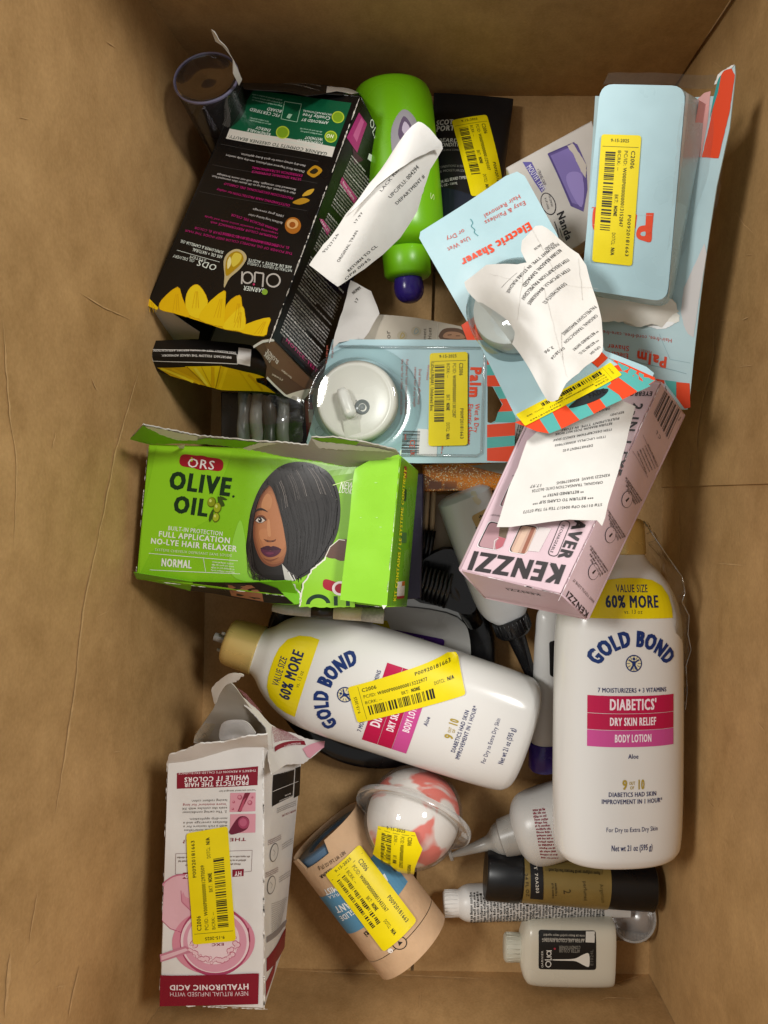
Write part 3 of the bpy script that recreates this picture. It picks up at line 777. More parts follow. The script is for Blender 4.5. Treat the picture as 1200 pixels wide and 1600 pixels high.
    v = Print(gt, c1, h=.0015); v.poly([(888, 282), (960, 288), (1030, 312), (1000, 318), (930, 305), (885, 312)], '#cfc9c0', 1)
    v.text('AFTER COLOR CONDITIONER', (858, 302), (700, 270), 10, '#dedad2', 1, 2); v.greek((862, 282), (720, 266), 8, '#a9a49c', 4, 2)
    v.make(t, 'top_print')
build_black_dye_box()

# ------------------------------------------------------------------ lime green relaxer carton
def build_green_box():
    F = [W(232, 693, .118), W(627, 712, .145), W(604, 949, .145), W(212, 905, .118)]
    L1, L2 = W(654, 735, .085), W(636, 948, .085)
    D = [L1 - F[1], L1 - F[1], L2 - F[2], L2 - F[2]]
    t = thing('hair_relaxer_box', 'lime green hair relaxer carton with a portrait of a dark-haired woman, top torn', 'box', F[3] + D[3])
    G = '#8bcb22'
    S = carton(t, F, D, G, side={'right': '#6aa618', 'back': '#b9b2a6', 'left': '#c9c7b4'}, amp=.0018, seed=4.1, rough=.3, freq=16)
    p = Print(S['front'], d1, rough=.3, step=.00005)
    # lighter sweep of green and portrait
    p.poly([(180, 185), (420, 190), (560, 210), (520, 330), (440, 560), (150, 720), (90, 840), (110, 520)], '#93d326', 0)
    p.poly(smoothpoly([(600, 560), (560, 680), (545, 800), (590, 860), (690, 865), (640, 760), (625, 640)]), '#9bdc4a', 1)
    p.poly([(870, 240), (1190, 290), (1170, 680), (1100, 690), (1100, 420), (1050, 310)], '#7cb41c', 0)
    p.poly(ell(405, 270, 62, 37, 8), '#a3162c', 1)
    p.poly(rounded([(300, 222), (520, 252), (514, 316), (290, 286)], 34, 6), '#a3162c', 2)
    p.text('ORS', (332, 290), (470, 306), 46, '#f4ecec', 1, 4); p.poly(smoothpoly([(357, 240), (364, 255), (356, 265), (350, 255)]), '#b9d23a', 4)
    DG = '#12331f'
    p.text('OLIVE', (240, 398), (546, 436), 88, DG, 3, 3); p.poly(ell(568, 440, 6), DG, 3)
    p.text('OIL', (262, 518), (430, 540), 84, DG, 3, 3)
    for x, y, rx, ry, c in ((458, 470, 22, 26, '#8f9c1d'), (488, 498, 20, 28, '#9fae22'), (481, 547, 18, 24, '#a8b82a')):
        p.poly(ell(x, y, rx, ry, 10), '#5d6a10', 4); p.poly(ell(x - 2, y - 2, rx * .86, ry * .86, 10), c, 5); p.poly(ell(x - 6, y - 8, rx * .3, ry * .3), '#d6de7c', 6)
    for q in ([(490, 440), (510, 455), (524, 485), (508, 490), (492, 470)], [(500, 438), (530, 450), (536, 458), (510, 456)], [(468, 505), (464, 545), (448, 570), (445, 545), (455, 518)]): p.poly(smoothpoly(q), '#39521a', 5)
    Wt = '#f2f6ea'
    p.text('BUILT-IN PROTECTION', (236, 610), (513, 640), 22, Wt, 1, 3); p.text('FULL APPLICATION', (188, 642), (550, 678), 28, Wt, 2, 3); p.text('NO-LYE HAIR RELAXER', (148, 678), (583, 720), 29, Wt, 2, 3)
    p.text('SYSTEME CHEVEUX DEFRISANT SANS SOUDE', (170, 715), (560, 746), 13, '#dff0c4', 1, 3)
    p.line([(140, 728), (590, 766)], 3, Wt, 2); p.line([(145, 812), (600, 832)], 3, Wt, 2); p.line([(415, 752), (428, 824)], 2.5, Wt, 2)
    p.text('NORMAL', (202, 792), (354, 804), 40, Wt, 2, 3)
    for i in range(4): p.greek((460 - i * 2, 775 + i * 14), (575, 786 + i * 14), 9, '#dff0c4', i, 3)
    # portrait
    HR = '#1b1715'
    HR = HR; p.poly(smoothpoly([(880, 265), (800, 290), (735, 350), (690, 420), (655, 520), (640, 620), (632, 720), (660, 800), (720, 850), (790, 868), (880, 862), (950, 830), (1010, 770), (1070, 680), (1100, 600), (1110, 500), (1095, 400), (1050, 320), (970, 275)], 5), HR, 2)
    SK = '#9a5c38'
    face = [(738, 385), (712, 425), (690, 480), (676, 540), (668, 600), (670, 660), (690, 730), (722, 778), (770, 796), (820, 775), (850, 720), (860, 640), (830, 560), (790, 470), (765, 400)]
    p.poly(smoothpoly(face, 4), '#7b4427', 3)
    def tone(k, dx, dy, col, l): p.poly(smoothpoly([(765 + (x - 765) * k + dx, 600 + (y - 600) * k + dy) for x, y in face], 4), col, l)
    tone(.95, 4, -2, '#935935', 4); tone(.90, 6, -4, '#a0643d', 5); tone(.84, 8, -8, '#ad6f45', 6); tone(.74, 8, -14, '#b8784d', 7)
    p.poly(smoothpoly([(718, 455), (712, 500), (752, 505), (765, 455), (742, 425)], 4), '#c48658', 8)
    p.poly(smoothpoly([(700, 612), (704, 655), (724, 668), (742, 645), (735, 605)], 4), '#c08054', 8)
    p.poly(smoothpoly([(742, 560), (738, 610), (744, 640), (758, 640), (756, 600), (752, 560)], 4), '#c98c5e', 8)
    p.poly(smoothpoly([(722, 655), (734, 668), (752, 672), (778, 668), (785, 655), (770, 662), (745, 662)], 4), '#744024', 9); p.poly(ell(742, 666, 6, 3), '#3c1d10', 10); p.poly(ell(768, 666, 6, 3), '#3c1d10', 10)
    p.poly(smoothpoly([(705, 704), (730, 692), (748, 690), (758, 695), (770, 691), (795, 698), (812, 710), (790, 716), (757, 714), (725, 713)], 4), '#3a0c24', 9)
    p.poly(smoothpoly([(708, 708), (757, 715), (808, 711), (792, 736), (757, 748), (725, 738)], 4), '#521634', 10); p.poly(smoothpoly([(730, 726), (752, 722), (775, 727), (752, 735)], 4), '#6d2748', 11)
    p.poly(smoothpoly([(720, 752), (757, 760), (800, 748), (757, 770)], 4), '#7b4427', 9)
    p.poly(smoothpoly([(674, 524), (690, 503), (716, 500), (745, 520), (716, 511), (692, 514)], 4), '#2a1710', 9)
    p.poly(smoothpoly([(676, 556), (695, 536), (722, 538), (738, 560), (712, 545), (692, 548)], 4), '#6e3b22', 9)
    p.poly(smoothpoly([(682, 562), (694, 549), (712, 547), (730, 562), (712, 573), (694, 572)], 4), '#d9cbbf', 10); p.poly(ell(704, 560, 10, 12), '#1c100a', 11); p.poly(ell(701, 556, 2.5), '#f0ece6', 12); p.line([(678, 562), (693, 547), (714, 545), (734, 562)], 4.5, '#150c08', 12); p.line([(684, 566), (696, 574), (714, 574), (730, 563)], 2, '#4a2818', 12)
    # sweep of hair over the face
    hs = [(765, 380), (790, 460), (815, 560), (830, 640), (838, 710), (825, 790), (880, 850), (1000, 760), (1090, 560), (1060, 360), (900, 285), (800, 320)]
    p.poly(smoothpoly(hs, 5), '#171312', 13); p.poly(smoothpoly([(810, 340), (850, 450), (880, 540), (960, 560), (1060, 520), (1060, 400), (1000, 310), (900, 290)], 5), '#1c1817', 14); p.poly(smoothpoly([(840, 350), (880, 440), (940, 470), (1020, 440), (1010, 360), (930, 310)], 5), '#231f1d', 15)
    rnd = random.Random(5)
    def strand(pts, wd, col, l):
        q = [Vector(x) for x in pts]; out = []
        for a in range(len(q) - 1):
            p0 = q[a-1] if a else q[0]; p3 = q[a+2] if a + 2 < len(q) else q[-1]
            for k in range(4): z = cr(p0, q[a], q[a+1], p3, k / 4); out.append((z.x, z.y))
        out.append(tuple(q[-1])); p.line(out, wd, col, l)
    for i in range(64):      # long strands falling from the parting over to the right
        u = rnd.random(); x0 = 770 + 230 * u; y0 = 372 - 95 * math.sin(u * 2.2); k = u
        e = Vector((838 + 235 * k, 800 - 190 * k * k + rnd.uniform(-25, 35)))
        m1 = Vector((x0 + 34 + 50 * k, y0 + 150)); m2 = Vector((e.x + 6 + 22 * k, e.y - 170))
        t0 = rnd.uniform(0, .5); bright = rnd.random() < .35 and t0 < .3
        pts = [(x0, y0), tuple(m1), tuple(m2), tuple(e)]
        if bright: pts = [(x0 + 6, y0 + 18), ((x0 + m1.x) / 2 + 8, (y0 + m1.y) / 2), tuple(m1)]
        strand(pts, rnd.uniform(.8, 2.0), rnd.choice(('#7a726d', '#948b85', '#5c5551')) if bright else rnd.choice(('#110e0d', '#1f1b19', '#2c2725', '#161211')), 16)
    for i in range(26):      # strands framing the left of the face
        x0, y0 = 735 + rnd.uniform(-10, 15), 370 + rnd.uniform(-10, 20)
        strand([(x0, y0), (690 - rnd.uniform(0, 16), 470), (652 + rnd.uniform(-6, 10), 620), (650 + rnd.uniform(-8, 30), 800 + rnd.uniform(-20, 30)), (690 + rnd.uniform(-20, 60), 862)], rnd.uniform(1, 2.4), rnd.choice(('#2b2624', '#3a3432', '#120f0e')), 13)
    for i in range(16):      # loose pointed ends along the bottom
        x = 690 + i * 14; p.poly([(x, 838), (x + 16, 838), (x + rnd.uniform(2, 22), 866 + rnd.uniform(-4, 14))], '#1b1715', 3)
    for i in range(9):
        x = 958 + i * 15; y = 812 - i * 26; p.poly([(x - 12, y - 26), (x + 10, y - 30), (x + rnd.uniform(6, 16), y + rnd.uniform(4, 18))], '#1d1917', 14)
    p.poly([(815, 780), (850, 820), (900, 850), (870, 868), (830, 860)], '#c9c7bf', 16); p.poly([(840, 815), (900, 850), (880, 866)], '#3b3735', 17); p.line([(850, 822), (870, 862)], 5, '#e8e6df', 18); p.line([(872, 838), (884, 864)], 4, '#e8e6df', 18)
    p.text('NEW', (1104, 400), (1170, 404), 34, '#eef5dc', 1, 3, shear=.2); p.text('LOOK', (1100, 420), (1165, 428), 26, '#eef5dc', 1, 3, shear=.2); p.line([(1065, 385), (1180, 350)], 4, '#cfe59a', 3); p.line([(1065, 385), (1080, 440), (1090, 455)], 3, '#cfe59a', 3)
    # hand / shoulder peeking, torn lower right corner with the printed second panel
    p.poly(smoothpoly([(1035, 745), (1060, 700), (1105, 660), (1160, 668), (1155, 770), (1100, 775)], 4), '#5b3a2c', 19); p.line([(1035, 748), (1060, 695), (1105, 658), (1135, 662)], 4, '#e8e2d4', 20)
    p.poly(ragged([(975, 805), (1040, 745), (1170, 780), (1185, 1000), (905, 1000), (925, 880)], 3, 14, 4), '#90cc2a', 20); p.line(tornline([(905, 995), (925, 880), (975, 805), (1040, 748)], 4, 12, 6), 7, '#e9e6d8', 21)
    p.poly(rounded([(1025, 852), (1190, 905), (1190, 960), (1020, 905)], 28, 5), '#a3162c', 21); p.poly(ell(1110, 905, 40, 36), '#f0e6e4', 22); p.poly(ell(1112, 905, 28, 25), '#a3162c', 23)
    p.poly(ell(1000, 986, 62, 52, 0, 24, 180, 360), DG, 21); p.poly(ell(1000, 988, 42, 34, 0, 24, 180, 360), '#90cc2a', 22); p.line([(1088, 948), (1089, 988)], 20, DG, 21); p.line([(1150, 972), (1150, 990)], 20, DG, 21)
    p.poly(ragged([(745, 865), (840, 868), (905, 925), (915, 975), (880, 985), (840, 950)], 3, 14, 2), '#74bd18', 20); p.line(tornline([(840, 866), (880, 890), (905, 930), (912, 970)], 4, 12, 3), 7, '#e9e6d8', 21)
    p.make(t, 'front_print')
    # lower edge: folded strip showing hair and skin of the picture
    gb = Grid([[(212, 902, .1185), (335, 912, .128), (480, 928, .138), (606, 946, .1455)], [(225, 912, .11), (335, 922, .118), (480, 948, .128), (606, 955, .135)]], .001, 20, 2)
    patch(t, 'lower_fold', gb, [(62, 822), (350, 868), (700, 870), (860, 865), (915, 985), (870, 988), (700, 970), (560, 945), (345, 915), (75, 850)], card('#6fb81a', .35), d1, h=.0004, solid=.0005)
    v = Print(gb, d1, h=.0007); v.poly([(365, 868), (700, 870), (790, 900), (870, 980), (700, 970), (560, 945), (350, 913)], '#1d1a18'); v.poly([(540, 880), (660, 885), (715, 930), (722, 968), (560, 938)], '#b27c5c', 1); v.poly([(520, 870), (640, 880), (600, 905), (545, 910)], '#3a3230', 2)
    for i in range(9): v.line([(400 + i * 18, 880 + i * 1.5), (440 + i * 16, 905 + i * 2)], 2, '#6a6460', 3)
    v.make(t, 'fold_print')
    # side flap folded over the front
    gfl = Grid([[(557, 722, .1465), (627, 711, .1475)], [(533, 937, .1475), (604, 947, .148)]], .0012, 20, 6)
    patch(t, 'folded_flap', gfl, [(390, 245), (500, 180), (618, 170), (552, 950), (310, 920)], card('#96d738', .28), d2, h=.0040, solid=.0006)
    v = Print(gfl, d2, h=.0043)
    for i, (x, y) in enumerate(((418, 495), (500, 495), (520, 545), (495, 315))): v.poly(ell(x, y, 5 + i, 2.5), '#b7e57c', 1)
    v.poly([(525, 945), (552, 948), (535, 968)], '#eceadf', 1); v.make(t, 'flap_marks')
    q = Print(S['right'], d2, rough=.3)
    q.text('KIT CONTAINS / LE SYSTEME CONTIENT', (592, 930), (648, 245), 56, '#f4f01e', 2, 2)
    q.poly(rounded([(636, 225), (650, 230), (648, 295), (636, 290)], 8), '#8e1830', 1); q.poly(rounded([(637, 345), (650, 348), (646, 412), (634, 408)], 8), '#2c4a22', 1)
    q.poly([(622, 572), (650, 574), (648, 628), (620, 626)], '#4c7a3c', 1); q.poly([(600, 830), (640, 826), (636, 915), (598, 920)], '#ece9df', 1); q.poly([(625, 830), (640, 826), (638, 850), (624, 852)], '#d5761c', 2); q.poly([(598, 905), (637, 902), (636, 915), (598, 920)], '#b03030', 2); q.line([(612, 875), (620, 860), (624, 890)], 4, '#555', 2) if False else None
    for i in range(4): q.greek((632 + i * 7, 800), (640 + i * 7, 660), 6, '#cfe9a6', i, 2)
    for i in range(5): q.greek((648 + i * 8, 560 - i * 8), (656 + i * 8, 330), 5, '#c2de97', 20 + i, 2)
    for i in range(4): q.line([(660 + i * 4, 560 + i * 60), (658 + i * 4, 590 + i * 60)], 7, '#3f6a2e', 2)
    q.make(t, 'side_print')
    # torn top flap: grey inside, green outside peeled back on the left
    gt = Grid([[(203, 680, .15), (300, 668, .165), (400, 676, .172), (490, 682, .178), (570, 690, .178), (632, 709, .16)], [(228, 694, .119), (318, 701, .127), (410, 711, .133), (490, 722, .138), (556, 731, .142), (628, 714, .147)]], .0025, 26, 12, fade=False)
    pts = [(45, 148), (110, 75), (200, 95), (385, 132), (560, 148), (700, 162), (800, 165), (945, 182), (962, 140), (1080, 140), (1200, 160), (1300, 180), (1390, 205), (1408, 225), (1190, 300), (1000, 262), (800, 235), (640, 200), (420, 172), (320, 172), (130, 175)]
    patch(t, 'torn_top_flap', gt, ragged(pts, 2.5, 12, 9), card('#b9b4a9', .55), d1, solid=.0007)
    v = Print(gt, d1, h=.0004)
    v.poly(ragged([(42, 147), (108, 78), (180, 110), (280, 150), (385, 150), (430, 142), (560, 150), (700, 163), (640, 195), (420, 172), (320, 170), (130, 172)], 2, 12, 2), '#76bd18', 0)
    v.poly(ragged([(108, 76), (200, 95), (385, 132), (385, 152), (290, 152), (200, 125)], 2, 10, 5), '#e6e2da', 1); v.poly(ragged([(280, 178), (322, 172), (315, 198), (296, 200)], 2, 8, 5), '#e6e2da', 1)
    v.poly(ragged([(965, 140), (1080, 140), (1205, 160), (1190, 176), (1100, 168), (1010, 158)], 2, 10, 7), '#7fb32a', 1); v.poly(ragged([(962, 142), (1010, 158), (1100, 168), (1200, 178), (1300, 190), (1385, 212), (1260, 205), (1080, 198), (1000, 190)], 2, 10, 7), '#e9e6de', 2); v.poly(ragged([(615, 192), (700, 163), (800, 166), (720, 180), (650, 203)], 2, 8, 7), '#ece9e2', 2)
    v.make(t, 'torn_print')
    scuffs(t, F[0], F[3], 14, .0003, '#eceadd', 12); scuffs(t, F[3], F[2], 18, .0003, '#eceadd', 13); scuffs(t, gfl.S(gfl.A, 0, .004), gfl.S(gfl.A, gfl.B, .004), 26, .0004, '#dff0c0', 14)
build_green_box()

# ------------------------------------------------------------------ white and crimson colour carton (lower left)
def build_white_dye_box():
    F = [W(262, 1182, .115), W(412, 1160, .115), W(413, 1576, .115), W(249, 1569, .11)]
    L1, L2 = W(472, 1180, .05), W(443, 1480, .045)
    D = [L1 - F[1] + Vector((-.004, 0, 0)), L1 - F[1], L2 - F[2], L2 - F[2]]
    t = thing('white_hair_dye_box', 'white and crimson hair colour carton with a torn open top, leaning on the brown wall', 'box', F[3] + D[3])
    Wh = '#e4e1dd'
    S = carton(t, F, D, Wh, side={'right': '#d8d4cf', 'back': '#b5aea4'}, open_faces=('top',), amp=.0022, seed=7.7, rough=.4, freq=20)
    CR = '#86142b'; p = Print(S['front'], d7, rough=.4)
    p.poly([(193, 694), (718, 650), (714, 772), (192, 796)], CR)
    p.text("THERE'S A REASON IT'S CALLED EXCELLENCE", (706, 670), (205, 690), 13, '#f0e0e0', 1, 2); p.text('WHILE IT COLORS', (660, 704), (243, 722), 30, '#f4e8e8', 2, 2); p.text('PROTECTS THE HAIR', (658, 740), (243, 757), 28, '#f4e8e8', 2, 2)
    for y, k in ((822, 0), (960, 1)):
        p.poly([(538, y), (702, y - 3), (700, y + 118), (534, y + 124)], '#dc9aa8', 1)
    p.poly([(632, 822), (668, 820), (605, 945), (585, 942)], '#7c2238', 2); p.poly([(620, 870), (640, 850), (612, 940), (592, 940)], '#b85068', 3)
    for x, y, r in ((600, 850, 16), (560, 880, 9), (665, 885, 16), (680, 850, 8), (555, 925, 8)): p.poly(ell(x, y, r), '#b65a70', 2); p.poly(ell(x - 2, y - 3, r * .6), '#d68f9c', 3)
    p.poly(smoothpoly([(535, 1060), (590, 980), (640, 975), (662, 1010), (640, 1060), (560, 1090), (535, 1085)]), '#6e1f38', 2); p.poly(ell(625, 1015, 36, 38), '#a84464', 3); p.poly(ell(622, 1012, 24, 26), '#c0607e', 4)
    TX = '#57504c'
    for i, (s_, x0, x1, y) in enumerate((('"more moisture" for long'.replace('"', "'"), 516, 232, 888), ('lasting radiant color.', 520, 285, 862), ('seals the cuticles with 3X', 520, 228, 912), ('2. The caring conditioner', 518, 228, 936), ('non-drip application.', 520, 272, 980), ('flawless coverage and a', 520, 235, 1004), ('with a rich texture for a', 520, 235, 1028), ('The creme nourishes', 515, 240, 1052))):
        p.text(s_, (x0, y), (x1, y + 6), 15, '#9c2a40' if i == 0 else TX, 0, 2)
    p.text('*versus untreated damaged hair', (705, 798), (465, 806), 11, TX, 0, 2)
    p.k(d8); p.text('THE FORMULA?', (640, 118), (232, 134), 20, CR, 2, 2)
    p.line([(680, 200), (186, 222), (184, 355), (235, 352)], 2.5, '#7c5a5e', 1); p.line([(680, 200), (674, 335), (628, 340)], 2.5, '#7c5a5e', 1)
    for i, (a, b) in enumerate(((605, 250), (640, 198), (665, 190))): p.greek((a, 284 - i * 24), (b, 290 - i * 24), 11, '#8a7f7c', 40 + i, 2)
    p.poly([(552, 325), (626, 320), (624, 366), (552, 372)], CR, 1); p.text('HY', (612, 335), (568, 337), 28, '#f4e8e8', 2, 3); p.poly([(232, 345), (275, 342), (272, 382), (230, 384)], CR, 1); p.text('D', (266, 352), (246, 353), 26, '#f4e8e8', 2, 3)
    # petri dishes and pipette
    def ring(cx, cy, r, w_, col, l): p.poly(ell(cx, cy, r, r, 0, 44), col, l)
    P1, P2, P3, P4 = '#c8748c', '#e3b4be', '#b04468', '#efd6da'
    p.poly([(110, 420), (170, 365), (255, 360), (300, 420), (310, 600), (230, 740), (150, 710), (98, 650)], P2, 1); p.line(smoothpoly([(108, 430), (170, 368), (262, 362), (310, 420)])[:12], 10, P1, 2); p.line([(98, 655), (150, 705), (240, 738), (300, 738)], 4, P3, 2)
    p.poly(smoothpoly([(232, 470), (222, 530), (270, 580), (300, 590), (290, 520), (250, 500)]), '#d995a6', 2); p.line([(220, 460), (225, 530), (270, 575), (300, 610)], 5, '#c06a84', 3)
    p.poly(ell(430, 790, 268, 212, -4, 52), '#d98ca0', 2); ring(440, 785, 228, 0, P3, 3); p.poly(ell(440, 785, 222, 206, 0, 48), P4, 4); p.poly(ell(440, 790, 205, 195, 0, 48), '#dd9db0', 5); p.poly(ell(430, 775, 168, 160, 0, 44), P4, 6)
    rnd = random.Random(3)
    for i in range(46):
        th = math.radians(150 - i * 4.3 + 30); rr = rnd.uniform(118, 165); x, y = 430 + rr * math.cos(th), 790 + rr * .82 * abs(math.sin(th)) * (1 if i < 44 else -1); r = rnd.uniform(7, 19)
        p.poly(ell(x, y, r, r, 0, 12), '#bf6078', 7); p.poly(ell(x, y, r * .74, r * .74, 0, 12), '#ecc6ce', 8)
    p.poly([(85, 870), (250, 815), (290, 838), (285, 860), (250, 868), (90, 920)], '#c98094', 7); p.poly([(95, 880), (250, 830), (270, 842), (250, 852), (95, 908)], '#e6bcc6', 8)
    p.line([(655, 700), (665, 790)], 6, '#8c1c40', 7)
    p.poly([(88, 1003), (726, 992), (720, 1190), (84, 1204)], CR, 9); p.text('HYALURONIC ACID', (660, 1058), (150, 1066), 34, '#f5e9ea', 2, 11); p.text('NEW RITUAL INFUSED WITH', (658, 1106), (150, 1112), 28, '#e9cfd4', 0, 11)
    p.text('EXC', (500, 795), (420, 800), 16, CR, 2, 9)
    p.make(t, 'front_print')
    q = Print(S['right'], d7, rough=.4)
    q.poly([(812, 708), (950, 670), (938, 845), (805, 912)], '#1b1918', 1); q.poly([(957, 662), (990, 650), (982, 838), (946, 856)], '#161413', 1)
    q.line([(808, 815), (975, 748)], 3, '#e6e2de', 2); q.text('Natural Dark Brown', (940, 668), (850, 692), 10, '#e6e2de', 0, 3); q.greek((935, 838), (850, 872), 10, '#cfcac5', 3, 3); q.greek((925, 822), (885, 838), 10, '#cfcac5', 4, 3)
    q.text('DEVELOPMENT USING TWO KITS', (985, 598), (830, 655), 11, CR, 0, 2); q.text('HAIRCOLOR', (960, 928), (870, 965), 15, CR, 0, 2)
    for i in range(3): q.greek((960, 872 + i * 12), (835, 925 + i * 12), 8, '#8a8482', i, 2)
    q.k(d8)
    for x, y in ((818, 215), (800, 425)):
        q.poly(ell(x, y, 26, 62, 10), '#6b6664', 1); q.poly(ell(x, y, 22, 55, 10), '#d3cfca', 2); q.line([(x - 8, y - 20), (x + 6, y), (x - 4, y + 22)], 4, '#85807d', 3)
        for i in range(3): q.greek((x + 45, y - 118 + i * 12), (x - 40, y - 78 + i * 12), 8, '#8a7376', i + x, 2); q.greek((x + 120, y - 95 + i * 14), (x + 50, y - 50 + i * 14), 8, '#8a8482', i + y, 2)
    for i in range(16): q.greek((905 - i * 3, 500 + i * 12), (800, 545 + i * 14), 7, '#9b9693', i, 2)
    q.poly([(770, 760), (905, 640), (890, 690), (770, 800)], '#8d8583', 1); q.poly([(770, 900), (895, 700), (885, 830), (770, 985)], '#7e1329', 1); q.poly([(765, 1050), (835, 900), (820, 990), (765, 1150)], '#8b1a30', 1)
    q.make(t, 'side_print')
    # torn top edge and flaps
    gt = Grid([[(268, 1160, .142), (335, 1140, .146), (414, 1140, .140)], [(262, 1190, .116), (335, 1175, .117), (413, 1165, .116)]], .003, 34, 3, fade=False)
    patch(t, 'torn_top_flap', gt, ragged([(140, 575), (240, 545), (340, 500), (500, 490), (660, 450), (778, 438), (785, 600), (690, 612), (420, 640), (300, 660), (200, 690), (160, 668), (128, 660), (125, 640)], 3, 14, 4), card('#e4e0db', .5), d7, h=.0006, solid=.0009)
    gr = Grid([[(350, 1056, .088), (512, 1150, .040)], [(410, 1170, .1158), (490, 1200, .062)]], .0008, 26, 5, fade=False)
    pr = [(500, 95), (560, 155), (700, 270), (790, 372), (860, 420), (960, 440), (1020, 470), (1150, 490), (1140, 530), (1095, 570), (1010, 635), (900, 640), (805, 700), (785, 600), (775, 440), (768, 400), (690, 310), (590, 215), (540, 150)]
    patch(t, 'side_flap', gr, ragged(pr, 2, 14, 3), card('#e2deda', .45), d7, solid=.0006)
    v = Print(gr, d7, h=.0005); v.poly([(820, 528), (1012, 488), (1022, 515), (822, 560)], CR, 1); v.text('INGREDIENTS', (985, 500), (880, 522), 16, '#f0e0e2', 1, 3)
    v.poly([(1000, 540), (1145, 488), (1140, 530), (1050, 600), (1030, 590)], '#dfa0b0', 1)
    for i in range(11): v.greek((900 + i * 9, 430 + i * 5) if i < 9 else (1000, 480), (800 + i * 1.5, 395 + i * 10), 8, '#a86a76', i, 2)
    for i in range(9): v.greek((735 - i * 12, 300 - i * 14), (660 - i * 10, 245 - i * 12), 8, '#a86a76', 30 + i, 2)
    v.line([(805, 400), (808, 548)], 2, '#7d2036', 2); v.make(t, 'flap_print')
    # inside of the carton: pale lining and white plastic corner
    gi = Grid([[(325, 1068, .10), (370, 1075, .11), (420, 1110, .10)], [(300, 1150, .07), (350, 1150, .06), (415, 1150, .06)]], .004, 30, 7, fade=False)
    patch(t, 'inner_liner', gi, smoothpoly([(420, 150), (500, 100), (560, 130), (640, 240), (760, 390), (770, 440), (500, 488), (300, 500), (380, 350), (440, 250)], 3), mat('#c6bfb4', .5, .3, .08, 40), d7, solid=.0006)
    gp = Grid([[(345, 1125, .10), (392, 1120, .105)], [(345, 1155, .095), (395, 1150, .10)]], .003, 60, 2)
    patch(t, 'inner_sachet', gp, smoothpoly([(480, 380), (550, 350), (640, 365), (690, 420), (690, 450), (560, 470), (470, 480)], 3), mat('#c9c6c6', .25, .5, .06, 60), d7, solid=.001)
    gw = Grid([[(300, 1120, .11), (330, 1115, .12)], [(305, 1165, .105), (335, 1160, .112)]], .003, 60, 9, fade=False)
    patch(t, 'crumpled_film', gw, ragged([(310, 430), (380, 370), (440, 380), (400, 470), (330, 500), (300, 490)], 4, 12, 3), film('#f2efe8', .25, .12, .5, .6, 120), d7)
    gf2 = Grid([[(325, 1060, .12), (360, 1050, .13)], [(335, 1100, .115), (350, 1085, .12)]], .003, 50, 9, fade=False)
    patch(t, 'torn_flap', gf2, ragged(smoothpoly([(420, 140), (500, 70), (545, 50), (620, 60), (600, 100), (520, 120), (470, 180), (440, 250), (425, 210)], 3), 2, 12, 5), card('#d2ccc3', .5), d7, solid=.0006)
    sticker(t, S['front'], d8, (440, 790), (392, 62), 138, 5, lift=.0016)
    scuffs(t, F[1], F[2], 34, .0008, '#efece6', 8); scuffs(t, F[0], F[3], 14, .0003, '#f2efe9', 9); scuffs(t, F[3], F[2], 24, .0008, '#f2efe9', 10)
build_white_dye_box()
